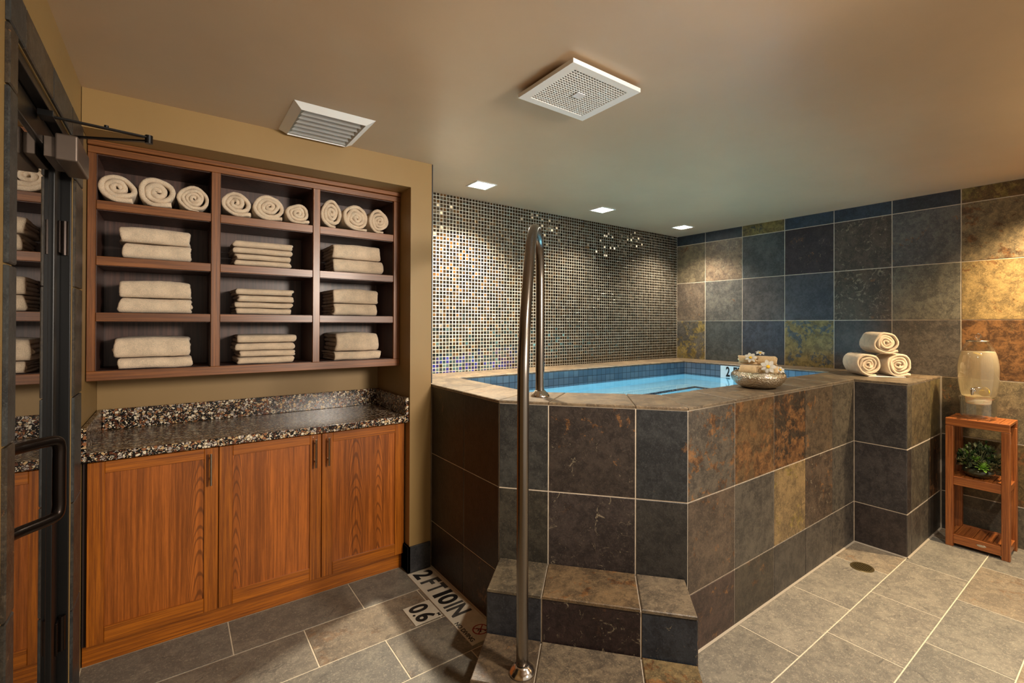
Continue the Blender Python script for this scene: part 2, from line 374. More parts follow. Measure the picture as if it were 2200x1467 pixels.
def slabs(bm,polys,z0,z1,g=.005,ch=.002,pal=None,cols=None):
    L1=bm.loops.layers.float_color.get('tcol') or bm.loops.layers.float_color.new('tcol')
    L2=bm.loops.layers.float_color.get('tpar') or bm.loops.layers.float_color.new('tpar')
    for i,p in enumerate(polys):
        col,ru,li=(cols[i] if cols and cols[i] else R_.choice(pal)); cc=lin(*col); pr=(R_.random(),ru,li,0)
        for f in prism(bm,inset(p,g/2),z0,z1,cham=ch):
            for l in f.loops: l[L1]=cc; l[L2]=pr
def grid(us,vs,key=lambda i,j:(i,j)):
    us=sorted(us);vs=sorted(vs)
    return [(us[i],us[i+1],vs[j],vs[j+1],key(i,j)) for i in range(len(us)-1) for j in range(len(vs)-1)]
T=.4064; H=2.411; NX0,NX1=-4.665,-3.271; WY=-.559; WX=-3.14
PAL=[((84,80,74),0,.1),((96,84,70),.12,.15),((66,66,68),0,0),((74,68,62),.08,.2),((104,92,74),.2,0),((60,62,66),0,.15)]

# ------------------------------------------------------------------ setting
# floor tiles, running bond
bm=B(); rows=[-.462,-.755,-1.06,-1.357,-1.66,-1.962,-2.266,-2.570,-2.870,-3.17,-3.47,-3.77,-4.07,-4.37]
FP=[((128,121,108),.05,0),((134,122,104),.32,0),((120,115,104),.0,0),((137,124,104),.42,0),((126,119,106),.2,0)]
x0,x1=-4.665,0
rr=[]
for i in range(len(rows)-1):
    st=-3.587 if i%2==0 else -3.868
    js=sorted([st+.561*k for k in range(-3,8) if x0<st+.561*k<x1]+[x0,x1])
    for a,b in zip(js,js[1:]):
        if b<=-3.14+.2 and False: pass
        rr.append((a,b,rows[i+1],rows[i]))
ALB=.95; tiles(bm,(0,0,0),(1,0,0),(0,1,0),rr,g=.005,pal=FP); ALB=.74
struct(obj('floor',bm,M['floor_tile'],recalc=False),'grey brown slate floor tiles in running bond','floor')
bm=B(); box(bm,x0-.02,.02,-4.4,.02,-.06,-.0015); struct(obj('trim_1',bm,M['grout_floor']))
# ceiling
bm=B(); box(bm,-5.0,.05,-4.5,.05,H,H+.05); struct(obj('ceiling',bm,M['ceiling']),'tan painted ceiling','ceiling')
# right slate wall (X=0)
bm=B(); box(bm,.003,.12,-4.4,.12,0,H); struct(obj('trim_2',bm,M['grout']))
ys=[0,.3526]+[.3526+T*k for k in range(1,11)]; zs=[0,.272,.679,1.085,1.492,1.898,2.304,H]
K={}
def row(r,*l):
    for i,v in enumerate(l): K[(i,r)]=v
row(6,((42,50,58),0,0),((42,50,58),0,0),((58,60,56),.75,0,1),((44,58,72),.1,0),((44,54,66),0,0),((46,48,54),.06,0),((96,74,44),.5,0,1),((60,60,60),.3,0))
row(5,((108,96,76),.16,.1),((118,100,82),0,.75),((70,74,74),0,.05),((48,40,44),.12,.45),((76,66,58),0,.6),((88,86,84),.16,.12),((128,112,84),.36,.1),((130,110,80),.3,0))
row(4,((98,86,74),.12,0),((84,82,78),.1,.2),((72,70,70),.0,.2),((64,66,72),0,.1),((72,62,52),.2,.7),((96,92,82),.04,.1),((138,116,76),.3,0),((130,112,80),.2,0))
row(3,((80,76,70),.5,0,1),((62,66,66),0,0),((54,60,70),.05,.05),((60,68,74),.66,0,1),((68,64,62),0,.1),((88,82,76),.05,0),((112,84,52),.9,.1),((130,110,80),.5,0))
row(2,((70,70,68),0,0),((70,70,68),0,0),((70,70,68),0,0),((70,70,68),0,0),((80,76,68),0,0),((84,74,56),.3,.2),((116,104,80),.12,.1),((116,104,80),.1,0))
row(1,*[((58,54,50),0,0)]*5,((40,36,34),0,0),((92,76,48),.3,.3),((96,76,46),.5,0))
row(0,*[((58,54,50),0,0)]*5,((46,44,42),0,0),((80,74,62),0,.1),((90,80,64),.1,0))
ALB=.98; bm=B(); tiles(bm,(0,0,0),(0,-1,0),(0,0,1),grid(ys,zs),g=.006,pal=PAL,spec=K); ALB=.76
struct(obj('wall_right',bm,M['slate'],recalc=False),'slate tiled wall behind the tub and ledge','wall')
# mosaic wall
bm=B(); box(bm,-3.2,0,0,.1,0,H); struct(obj('wall_back',bm,M['mosaic']),'small dark glass mosaic wall behind the tub','wall')
# ochre wall with the niche
bm=B()
box(bm,WX-.131+.0,WX,WY,.1,0,H)                      # pier right of the niche
box(bm,NX0,NX1,WY,.1,2.25,H)                          # soffit
box(bm,NX0-.001,NX1,.0,.1,0,2.25)                     # niche back
struct(obj('wall_niche',bm,M['wall']),'ochre painted wall with the cabinet niche','wall')
bm=B(); box(bm,WX,WX+.008,WY,.0,1.095,H,.002); struct(obj('trim_3',bm,plain('edge_tile',(36,40,50),.3)),'dark tile edge strip at the mosaic corner','trim')
# left wall with door opening Y -1.674..-.86, z 0..2.085
bm=B(); XL=-4.667; DY0,DY1,DZ=-1.575,-.735,2.132
box(bm,XL-.12,XL,DY1,.1,0,H); box(bm,XL-.12,XL,-4.4,DY0,0,H); box(bm,XL-.12,XL,DY0,DY1,DZ,H)
struct(obj('wall_left',bm,M['wall']),'ochre painted wall around the glass door','wall')
# slate door surround
JX=-4.658
JP=[((62,58,52),.1,.1),((58,60,60),0,.1),((72,62,50),.15,0)]
bm=B()
zz=[0,.37,.775,1.172,1.585,1.99,2.132]
tiles(bm,(JX,-.737,0),(0,1,0),(0,0,1),[(0,.173,a,b) for a,b in zip(zz,zz[1:])],t=.0085,ch=.003,pal=JP)
tiles(bm,(JX,DY0-.075,0),(0,1,0),(0,0,1),[(0,.075,a,b) for a,b in zip(zz,zz[1:])],t=.0085,ch=.003,pal=JP)
tiles(bm,(JX,-1.650,2.132),(0,1,0),(0,0,1),[(a,b,0,.108) for a,b in ((0,.146),(.146,.486),(.486,.826),(.826,1.086))],t=.0085,ch=.003,pal=JP)
struct(obj('trim_4',bm,M['slate'],recalc=False),'dark slate tile surround of the glass door','trim')
# unseen dark box beyond the door, added so the glass shows reflections
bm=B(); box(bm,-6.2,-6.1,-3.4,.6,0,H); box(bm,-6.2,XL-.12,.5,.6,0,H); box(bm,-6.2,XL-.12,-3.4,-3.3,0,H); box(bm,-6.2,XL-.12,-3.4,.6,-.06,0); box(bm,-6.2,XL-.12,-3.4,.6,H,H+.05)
struct(obj('wall_hall_standin',bm,M['hall']),'unseen dark box standing in for a hallway beyond the glass door','wall')
# baseboards of slate
BP=[((66,64,64),0,0),((60,60,62),0,.05)]
bm=B(); tiles(bm,(NX1-.001,WY-.012,0),(1,0,0),(0,0,1),[(.0,.131,.0,.155)],t=.012,pal=BP); tiles(bm,(NX1-.012,-.464,0),(0,-1,0),(0,0,1),[(0,.107,0,.155)],t=.012,pal=BP)
tiles(bm,(NX1-.012,-.464,0),(0,-1,0),(0,0,1),[(0,.107,0,.155)],t=.012,pal=BP)
struct(obj('baseboard_niche',bm,M['slate'],recalc=False),'grey slate baseboard beside the cabinet','baseboard')

# ------------------------------------------------------------------ glass door
door=thing('door_1','glass door with dark metal frame in the left wall','door',(-4.70,-1.267,0)); door['kind']='structure'
bm=B()
X0,X1=-4.722,-4.696
for a,b,c,d in ((DY0+.006,DY0+.08,.01,2.10),(-.865,-.765,.01,2.10)): box(bm,X0,X1,a,b,c,d,.003)
box(bm,X0,X1,DY0+.08,-.865,2.02,2.10,.003); box(bm,X0,X1,DY0+.08,-.865,.01,.11,.003)
obj('door_leaf',bm,M['black'],door)
bm=B(); box(bm,-4.7085,-4.7045,DY0+.08,-.865,.11,2.02); obj('glass_pane',bm,M['pane'],door)
bm=B(); box(bm,-4.735,-4.669,-.755,-.738,0,2.128,.002); box(bm,-4.735,-4.669,DY0+.001,DY0+.005,0,2.128,.001); box(bm,-4.735,-4.669,DY0+.005,-.756,2.104,2.129,.002)
obj('door_frame',bm,M['black'],door)
for z in (1.70,.25):
    bm=B(); tube(bm,[(-4.684,-.766,z),(-4.684,-.766,z+.125)],.010,12); box(bm,-4.6955,-4.690,-.81,-.76,z+.005,z+.12,.001)
    obj('hinge',bm,M['bronze'],door)
P=[(-4.688,-1.615,1.150),(-4.672,-1.595,1.150),(-4.655,-1.56,1.150),(-4.622,-1.515,1.150),(-4.602,-1.49,1.146),(-4.597,-1.482,1.128),(-4.597,-1.481,1.09),(-4.597,-1.481,1.01),(-4.597,-1.482,.972),(-4.602,-1.49,.953),(-4.622,-1.515,.949),(-4.655,-1.56,.949),(-4.672,-1.595,.949),(-4.688,-1.615,.949)]
kc=Vector((-4.3615,-3.229,1.4528)); P=[kc+(Vector(q)-kc)*1.07 for q in P]
bm=B(); tube(bm,spline(P,6),.0142,16)
obj('pull_handle',bm,M['bronze'],door,smooth=True)
bm=B(); box(bm,-4.668,-4.613,-1.08,-.83,1.975,2.060,.006,3); box(bm,-4.6955,-4.668,-1.06,-.86,1.985,2.05,.002)
dc=obj('door_closer',bm,M['closer'],door)
bm=B()
tube(bm,[(-4.64,-1.02,2.061),(-4.64,-1.02,2.074),],.009,12)
def bar(bm,a,b,w=.016,h=.006):
    a=Vector(a);b=Vector(b);d=(b-a);L=d.length;ang=math.atan2(d.y,d.x)
    box(bm,0,L,-w/2,w/2,-h/2,h/2,.0015,1,M=Matrix.Translation(a)@Matrix.Rotation(ang,4,'Z'))
bar(bm,(-4.66,-1.16,2.082),(-4.434,-1.13,2.082)); bar(bm,(-4.64,-1.02,2.070),(-4.434,-1.13,2.070)); tube(bm,[(-4.434,-1.13,2.062),(-4.434,-1.13,2.089)],.011,14)
box(bm,-4.69,-4.655,-1.19,-1.13,2.074,2.092,.001); tube(bm,[(-4.54,-1.144,2.085),(-4.54,-1.144,2.092)],.006,10)
obj('closer_arm',bm,M['black'],dc)

# ------------------------------------------------------------------ towel shelf unit
su=thing('shelf_unit','cherry wood wall shelf of twelve open cubbies holding towels','shelf',(-3.968,-.2,1.197))
FY,BY=-.395,-.012
def pc(name,x0,x1,y0,y1,z0,z1,mat,bev=.0015,lab=None):
    bm=B(); box(bm,x0,x1,y0,y1,z0,z1,bev,1); o=obj(name,bm,mat,su)
    if lab: part_label(o,lab)
    return o
XA=[(-4.664,-4.636),(-4.221,-4.184),(-3.761,-3.726),(-3.31,-3.273)]
ZS=[(1.197,1.239),(1.458,1.496),(1.706,1.745),(1.951,1.991),(2.194,2.250)]
for a,b in (XA[0],XA[3]): pc('side_panel',a,b,FY,-.03,1.239,2.194,[M['w_fz']])
for a,b in XA[1:3]: pc('divider',a,b,FY,-.03,1.239,2.194,M['w_fz'])
pc('bottom_rail',-4.664,-3.273,FY-.001,-.03,1.197,1.239,M['w_fx'])
bm=B(); box(bm,-4.664,-3.273,FY-.001,-.03,2.194,2.224,.0015,1); box(bm,-4.664,-3.273,FY-.012,-.03,2.226,2.249,.002,1); obj('top_rail',bm,M['w_fx'],su)
for (xa,xb) in zip([a[1] for a in XA],[a[0] for a in XA[1:]]):
    for z0,z1 in ZS[1:4]: pc('shelf',xa+.0005,xb-.0005,FY+.006,-.095,z0,z1,M['w_fx'])
    # lining of the cubby column
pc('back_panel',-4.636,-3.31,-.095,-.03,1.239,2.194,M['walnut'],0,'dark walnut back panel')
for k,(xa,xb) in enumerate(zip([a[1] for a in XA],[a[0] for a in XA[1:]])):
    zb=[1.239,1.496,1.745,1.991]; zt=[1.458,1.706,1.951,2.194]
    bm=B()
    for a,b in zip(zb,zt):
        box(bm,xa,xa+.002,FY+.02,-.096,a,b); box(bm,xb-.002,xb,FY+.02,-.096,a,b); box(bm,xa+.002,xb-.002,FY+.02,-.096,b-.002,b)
        box(bm,xa+.002,xb-.002,FY+.02,-.096,a,a+.0012)  # dark sheet over the shelf wood, cubby shade put into the colour
    part_label(obj('cubby_lining',bm,M['walnut'],su),'dark walnut cubby lining, shade put into its shelf sheets')

# ------------------------------------------------------------------ base cabinet
bc=thing('base_cabinet','orange teak base cabinet with three framed doors under the pebble worktop','cabinet',(-3.968,-.25,0))
bm=B(); box(bm,-4.663,-3.275,-.471,-.03,.088,.876); obj('carcass',bm,plain('cabinet_inside',(40,20,8),.7),bc)
bm=B(); box(bm,-4.663,-3.275,-.462,-.448,.0,.087,.001,1); obj('plinth',bm,M['w_x'],bc)
DX=[(-4.6475,-4.192),(-4.189,-3.736),(-3.732,-3.277)]
ARCH=[[(-4.262,.2,13,1900,.062)],[(-4.120,.3,14,2600,.05)],[(-3.555,.15,11,1500,.07),(-3.43,.1,13,2400,.05)]]
for k,((a,b),ar) in enumerate(zip(DX,ARCH)):
    st=.055; fy=-.492
    org=Vector((a,fy,.1))
    bm=B()
    for p,q in ((a,a+st),(b-st,b)): box(bm,p,q,fy,fy+.02,.093,.862,.0015,1)
    for p,q in ((.093,.160),(.812,.862)): box(bm,a+st+.0004,b-st-.0004,fy,fy+.02,p,q,.0015,1,mi=1)
    d=obj('door',bm,[M['w_z'],M['w_x']],bc)
    # cathedral grain in the centre panel (object space is relative to the cabinet origin)
    off=base[bc.name]
    pm=wood('teak_panel_%s'%['a','b','c'][k],WD0,(192,106,34),'Z',arch=[(cx-off.x,cz-off.z,kz,fr,w) for cx,cz,kz,fr,w in ar])
    bm=B(); box(bm,a+st-.001,b-st+.001,fy+.008,fy+.017,.157,.815); obj('door_panel',bm,pm,d)
    hx={0:-4.2225,1:-3.768,2:-3.703}[k]
    bm=B(); tube(bm,[(hx,-.522,.692),(hx,-.522,.840)],.0055,12)
    for z in (.722,.818): tube(bm,[(hx,-.522,z),(hx,fy+.001,z)],.0042,10)
    obj('bar_handle',bm,M['chrome'],d,smooth=False)
# worktop
wt=thing('worktop','polished pebble terrazzo worktop with upstand over the base cabinet','worktop',(-3.968,-.27,.877))
bm=B(); box(bm,-4.664,-3.2725,-.552,-.022,.877,.915,.003,2); obj('counter_slab',bm,M['terrazzo'],wt)
bm=B(); box(bm,-4.644,-3.292,-.022,-.002,.9155,1.018,.002,1); obj('backsplash',bm,M['terrazzo'],wt)
for a,b in ((-4.664,-4.645),(-3.2915,-3.2725)):
    bm=B(); box(bm,a,b,-.545,-.002,.9155,1.018,.002,1); obj('side_splash',bm,M['terrazzo'],wt)

# ------------------------------------------------------------------ towels
def nz(v,s,seed): return noise.noise_vector(Vector(v)*s+Vector((seed*7.3,seed*3.1,seed*1.7)))
def sweep(bm,path,half,hw,nrm,ax,seed,jit=.006,wob=.003,nprof=7,nl=5,fz=.0012):
    """rounded band: path of centre points, nrm per point (thickness dir), ax = width direction"""
    rings=[]
    for i,(p,n) in enumerate(zip(path,nrm)):
        pr=[]
        j0=noise.noise(Vector((i*.13,seed*5.1,0)))*jit; j1=noise.noise(Vector((i*.13,seed*5.1,9)))*jit
        for k in range(nprof):
            a=-math.pi/2+math.pi*k/(nprof-1); pr.append((math.sin(a)*half, hw+j0-half+math.cos(a)*half))
        for k in range(1,nl): pr.append((half, (hw-half)*(1-2*k/nl)))
        for k in range(nprof):
            a=math.pi/2+math.pi*k/(nprof-1); pr.append((math.sin(a)*half, -hw-j1+half+math.cos(a)*half))
        for k in range(1,nl): pr.append((-half,-(hw-half)*(1-2*k/nl)))
        rings.append([p+n*a+ax*b for a,b in pr])
    vr=[]
    for r in rings:
        vr.append([bm.verts.new(v+nz(v,9,seed)*wob+nz(v,130,seed)*fz) for v in r])
    m_=len(vr[0])
    for a,b in zip(vr,vr[1:]):
        for k in range(m_): bm.faces.new((a[k],a[(k+1)%m_],b[(k+1)%m_],b[k]))
    bm.faces.new(vr[0][::-1]); bm.faces.new(vr[-1])
def rolled(cx,cyf,z0,R,L,seed,turns=3.2,sx=1.05,sz=.95,ang=0,tail=.5,thick=1.0,start=None,mat='terry',tilt=0,lobe=.12):
    """spiral roll: front end face at y=cyf, axis +Y (turned by ang), resting on z0"""
    rnd=random.Random(seed); bm=B(); t=R/(turns+.35); n=int(turns*26)
    a0=rnd.uniform(0,6.28) if start is None else start
    path=[];ps=[]
    tot=turns*2*math.pi
    endang=-math.pi/2+rnd.uniform(-.1,.7)          # the outer end lies near the bottom
    for i in range(n+1):
        f=i/n; th=endang-tot*(1-f)*1.0
        r=t*.16+(R-t*.68)*f
        r*=1+.16*noise.noise(Vector((math.cos(th)*1.1,math.sin(th)*1.1,seed*3+f*2)))
        if f>1-1.02/turns: r*=1+lobe*math.exp(-((math.atan2(math.sin(th+.35),math.cos(th+.35)))/.75)**2)
        path.append(Vector((math.cos(th)*r*sx,0,math.sin(th)*r*sz)))
    # tail tangent
    d=(path[-1]-path[-2]).normalized()
    for k in range(1,5):
        path.append(path[-1]+Vector((d.x,0,d.z*.4))*R*.13*tail)
    nr=[]
    for i in range(len(path)):
        q=(path[min(i+1,len(path)-1)]-path[max(i-1,0)]).normalized(); nr.append(Vector((q.z,0,-q.x)))
    sweep(bm,path,t*.47*thick,L/2,nr,Vector((0,1,0)),seed,jit=.014,wob=.006,fz=.0015)
    zmin=-R*.93*sz
    for v in bm.verts:
        if v.co.z<zmin: v.co.z=zmin+(v.co.z-zmin)*.08
    zm=min(v.co.z for v in bm.verts)
    bmesh.ops.transform(bm,matrix=Matrix.Translation((cx,cyf,z0))@Matrix.Rotation(ang,4,'Z')@Matrix.Rotation(tilt,4,'X')@Matrix.Translation((0,L/2,-zm)),verts=bm.verts)
    return bm
def folded(x0,x1,yf,dep,z0,h,seed,mat='terry',pairs=2,sag=0.0):
    bm=B(); rnd=random.Random(seed); lt=h/(2*pairs); cx=(x0+x1)/2; hw=(x1-x0)/2
    for k in range(pairs):
        zz0=lt*(k+.5); zz1=h-lt*(k+.5); rr=(zz1-zz0)/2; zc=h/2; off=lt*k*1.0
        path=[]; m_=9
        for i in range(m_): path.append(Vector((0,yf+dep-rnd.uniform(0,.01)*(i==0)-(dep-.035-off)*i/(m_-1),zz0)))
        for i in range(1,12):
            a=-math.pi/2-math.pi*i/12; c_,s_=math.cos(a),math.sin(a)
            yy=math.copysign(abs(c_)**.62,c_); z_=math.copysign(abs(s_)**.75,s_)
            path.append(Vector((0,yf+.035+off+yy*(.035-lt/2),zc+z_*rr)))
        for i in range(m_): path.append(Vector((0,yf+.035+off+(dep-.035-off)*i/(m_-1),zz1)))
        nr=[]
        for i in range(len(path)):
            q=(path[min(i+1,len(path)-1)]-path[max(i-1,0)]).normalized(); nr.append(Vector((0,q.z,-q.y)))
        path=[p+Vector((cx,0,z0)) for p in path]
        sweep(bm,path,lt*.47,hw-(.002 if k else 0),nr,Vector((1,0,0)),seed+k*11,jit=.012,wob=.0035 if mat=='terry' else .002,nl=14,fz=.0016 if mat=='terry' else .0005)
    for v in bm.verts:
        s_=(v.co.z-z0)/h; u=(v.co.x-cx)/hw
        v.co.z+=sag*s_*(1-u*u)*.6-abs(sag)*.3*s_
        v.co.z=min(max(v.co.z,z0+.0006),z0+h+.0008+max(sag,0))
    return bm
tc=['left','middle','right']
g0='rolled towels along the top shelf of the shelf unit'
RL=[(-4.634,-4.497,2.117,0),(-4.497,-4.359,2.128,1),(-4.359,-4.226,2.119,2),(-4.182,-4.050,2.121,3),(-4.048,-3.898,2.124,4),(-3.896,-3.775,2.100,5),(-3.722,-3.606,2.150,6),(-3.604,-3.458,2.142,7),(-3.456,-3.335,2.138,8)]
RLab=['flattened rolled towel against the left side of the top left cubby','loosely rolled towel in the middle of the top left cubby','tight round rolled towel right of centre in the top left cubby',
 'rolled towel at the left of the top middle cubby','largest rolled towel, centre of the top middle cubby','small rolled towel at the right of the top middle cubby',
 'rolled towel partly hidden behind the right divider, top right cubby','rolled towel in the middle of the top right cubby','rolled towel nearest the right side of the top right cubby']
for i,(a,b,zt,k) in enumerate(RL):
    w=(b-a)/2; hh=(zt-1.992)/2; R=(w+hh)/2*1.0
    bm=rolled((a+b)/2,-.383,1.9925,R*.93,.235,20+i,turns=[2.9,2.8,3.8,3.1,3.6,3.2,3.4,3.8,3.6][i],sx=w/R*.97,sz=hh/R*1.03,tail=.6,lobe=[.34,.26,.22,.24,.12,.1,.2,.1,.14][i])
    # keep it inside its cubby
    vs=bm.verts; lo=min(v.co.x for v in vs); hi=max(v.co.x for v in vs)
    for v in vs: v.co.x=a+.001+(v.co.x-lo)*(b-a-.002)/(hi-lo); v.co.y=min(v.co.y,-.10)
    zt_=max(v.co.z for v in vs)
    for v in vs: v.co.z=1.9935+(v.co.z-1.9925)*(zt-1.9935)/(zt_-1.9925)
    tag(obj('rolled_towel',bm,M['terry'],origin='base',smooth=True),RLab[i],'towel',g0)
ST=[('terry',-4.556,-4.303,1.745,[.073,.072],0,['lower','upper'],'left cubby of the second row'),
    ('terry',-4.557,-4.300,1.496,[.070,.080],1,['lower','upper'],'left cubby of the third row'),
    ('terry',-4.572,-4.305,1.239,[.052,.093],2,['lower','upper'],'bottom left cubby'),
    ('cotton',-4.121,-3.867,1.745,[.031,.031,.032,.036],3,['lowest','second lowest','second highest','topmost'],'middle cubby of the second row'),
    ('cotton',-4.113,-3.854,1.496,[.033,.031,.036,.034],4,['lowest','second lowest','second highest','topmost'],'middle cubby of the third row'),
    ('cotton',-4.112,-3.848,1.239,[.037,.033,.040,.042],5,['lowest','second lowest','second highest','topmost'],'bottom middle cubby'),
    ('terry',-3.651,-3.374,1.745,[.078,.084],6,['lower','upper'],'right cubby of the second row'),
    ('terry',-3.645,-3.398,1.496,[.070,.084],7,['lower','upper'],'right cubby of the third row'),
    ('terry',-3.641,-3.385,1.239,[.051,.108],8,['lower','upper'],'bottom right cubby')]
for mt,a,b,z,hs,sd,nm,wh in ST:
    zz=z+.0022; rnd=random.Random(sd)
    for k,h in enumerate(hs):
        dx0,dx1=rnd.uniform(-.008,.008),rnd.uniform(-.008,.008); top=(k==len(hs)-1)
        bm=folded(a+dx0,b+dx1,-.386+rnd.uniform(0,.006),.272,zz,h-.002,100+sd*9+k,mt,2 if mt=='terry' else 1,sag=(.012 if top and mt=='terry' else .0))
        kind='thick beige bath towel' if mt=='terry' else 'thin beige hand towel'
        tag(obj('folded_towel',bm,M[mt],origin='base',smooth=True),f'{nm[k]} folded {kind} in the {wh}','towel','folded towels in the shelf unit')
        zz+=h

# ------------------------------------------------------------------ hot tub
tub=thing('hot_tub','raised slate tiled hot tub with angled corner and coping','hot tub',(-1.5,-1.0,0))
O_=[(-3.135,-.56),(-3.135,-1.308),(-2.587,-1.977),(-.740,-1.977),(-.740,-2.270),(-.003,-2.270),(-.003,-.003),(-3.135,-.003)]
I_=[(-2.845,-.345),(-2.850,-1.170),(-2.420,-1.655),(-.342,-1.668),(-.342,-.346)]
ZT=1.078
TP=PAL+[((90,76,60),.25,.1),((58,52,48),.1,.2)]
bm=B()
def face(P,Q,us,zs,spec,g=.0055,t=.007):
    U=(Vector((*Q,0))-Vector((*P,0))); L=U.length
    tiles(bm,(*P,0),U,(0,0,1),grid([0]+us+[L],zs),g=g,t=t,pal=TP,spec=spec)
ZC=[0,.270,.675,ZT-.002]
dk=lambda *c:(c,0,.1)
face(O_[0],O_[1],[.402],ZC,{(0,0):((50,44,38),.1,0),(0,1):((54,48,42),.08,0),(0,2):((52,46,38),.08,.05),(1,0):((60,48,36),.25,0),(1,1):((46,40,36),.1,.15),(1,2):((44,40,34),.1,0)})
LB=math.dist(O_[1],O_[2])
face(O_[1],O_[2],[.242,.640],ZC,{(0,0):((60,56,50),0,0),(0,1):((66,62,54),.05,.1),(0,2):((60,60,58),0,0),(1,0):((60,54,52),0,.3),(1,1):((62,54,52),.06,.5),(1,2):((58,50,46),.16,.4),(2,0):((54,52,50),0,.1),(2,1):((58,56,54),0,.12),(2,2):((52,54,56),.1,.0)})
face(O_[2],O_[3],[.377,.761,1.129,1.503],ZC,{(0,2):((88,80,70),.42,.15),(1,2):((104,80,52),.5,.1),(2,2):((64,52,40),.5,.15),(3,2):((88,74,58),.2,.2),(4,2):((86,78,66),.05,.1),
  (0,1):((92,78,66),.22,.25),(1,1):((84,78,70),.05,.1),(2,1):((134,112,78),.3,.25,1),(3,1):((84,70,58),.2,.5),(4,1):((80,74,66),.0,.1),
  (0,0):((70,54,48),.2,.2),(1,0):((74,66,56),.12,.05),(2,0):((78,72,66),.0,.1),(3,0):((80,74,68),0,.05),(4,0):((80,74,68),0,.05)})
face(O_[3],O_[4],[],ZC,{(0,2):((66,64,64),.06,.15),(0,1):((66,62,62),.04,.15),(0,0):((60,52,50),.05,.1)})
face(O_[4],O_[5],[.085,.484],ZC,g=.010,spec={(1,2):((96,84,62),.1,0),(2,2):((100,88,58),.1,.0),(0,2):((88,80,64),0,0),(1,1):((84,78,66),0,.1),(2,1):((64,48,30),.4,.2),(1,0):((80,74,66),0,0),(2,0):((60,54,46),0,0)})
obj('tile_cladding',bm,M['slate'],tub,recalc=False)
# substrate ring
bm=B()
def ring(bm,outer,inner,z0,z1):
    pass
so=[]
for p,q in zip(O_,O_[1:]+O_[:1]): pass
Osh=[(-3.132,-.56),(-3.132,-1.309),(-2.586,-1.974),(-.737,-1.974),(-.737,-2.267),(-.003,-2.267)]
cuts=[[(-3.132,-.005),(-3.132,-1.309),(-2.850,-1.170),(-2.845,-.345)],[(-3.132,-1.309),(-2.586,-1.974),(-2.420,-1.655),(-2.850,-1.170)],
      [(-2.586,-1.974),(-.737,-1.974),(-.342,-1.668),(-2.420,-1.655)],[(-.737,-1.974),(-.737,-2.267),(-.004,-2.267),(-.004,-.005),(-.342,-.346),(-.342,-1.668)],[(-3.132,-.005),(-2.845,-.345),(-.342,-.346),(-.004,-.005)]]
for c_ in cuts:
    lo=[bm.verts.new((x,y,0)) for x,y in c_]; hi=[bm.verts.new((x,y,ZT-.001)) for x,y in c_]; n=len(c_)
    for i in range(n): bm.faces.new((lo[i],lo[(i+1)%n],hi[(i+1)%n],hi[i]))
    bm.faces.new(hi); bm.faces.new(lo[::-1])
obj('shell',bm,M['grout'],tub)
bm=B()
def strip(P,Q,w_,z0,z1):
    P=Vector((*P,0));Q=Vector((*Q,0));d_=(Q-P).normalized();n_=Vector((d_.y,-d_.x,0))
    vs=[bm.verts.new(p+n_*k+Vector((0,0,z))) for p,k,z in ((P,0,z1),(Q,0,z1),(Q,w_,z0),(P,w_,z0))]
    bm.faces.new(vs)
for P_,Q_ in ((O_[0],O_[1]),(O_[2],O_[3]),(O_[3],O_[4]),(O_[4],(-.006,-2.270))): strip(P_,Q_,.009,.0012,.007)
box(bm,-.010,-.004,-2.279,-2.2705,.0,1.088)
obj('caulk_line',bm,M['caulk'],tub)
# coping
ov=.004
CP=[((110,95,76),.1,.15),((102,90,74),.05,.25),((116,100,80),.12,.1)]
A0,A1,A2,A3,A4,A5=(-3.139,-.56),(-3.139,-1.311),(-2.589,-1.981),(-.744,-1.981),(-.744,-2.275),(-.004,-2.275)
def lerp(p,q,t): return (p[0]+(q[0]-p[0])*t,p[1]+(q[1]-p[1])*t)
j1=.242/LB; j2=.640/LB
I2b=(-2.365,-1.655)
bl=lambda t:lerp(I_[1],I2b,t)
polys=[[(-3.139,-.004),(-3.139,-.50),(-2.845,-.345)] ,[(-3.139,-.50),(-3.139,-.955),(-2.849,-.80),(-2.845,-.345)],[(-3.139,-.955),A1,I_[1],(-2.849,-.80)],
 [A1,lerp(A1,A2,j1),bl(j1),I_[1]],[lerp(A1,A2,j1),lerp(A1,A2,j2),bl(j2*1.0),bl(j1)],[lerp(A1,A2,j2),A2,I2b,bl(j2)]]
xs=[-2.589,-2.21,-1.826,-1.458,-1.084,-.744]; xi=[-2.365,-2.12,-1.72,-1.36,-.98,-.744]
for k in range(5): polys.append([(xs[k],-1.981),(xs[k+1],-1.981),(xi[k+1],-1.668),(xi[k],-1.656)])
polys+=[[(-.744,-2.275),(-.342,-2.275),(-.342,-1.668),(-.744,-1.668)],[(-.342,-2.275),(-.004,-2.275),(-.004,-1.668),(-.342,-1.668)]]
ysr=[-1.668,-1.26,-.86,-.345]
for a,b in zip(ysr,ysr[1:]): polys.append([(-.342,a),(-.004,a),(-.004,b if b>-.4 and False else b),(-.342,b)])
polys[-1]=[(-.342,-.86),(-.004,-.86),(-.004,-.004),(-.342,-.346)]
xb=[-.342,-.84,-1.25,-1.65,-2.05,-2.45,-2.845]; xo=[-.004,-.84,-1.25,-1.65,-2.05,-2.45,-3.139]
for k in range(6): polys.append([(xb[k],-.346),(xo[k],-.004),(xo[k+1],-.004),(xb[k+1],-.346)])
bm=B(); slabs(bm,polys,ZT,1.090,g=.004,ch=.003,pal=CP)
obj('coping',bm,M['coping'],tub)
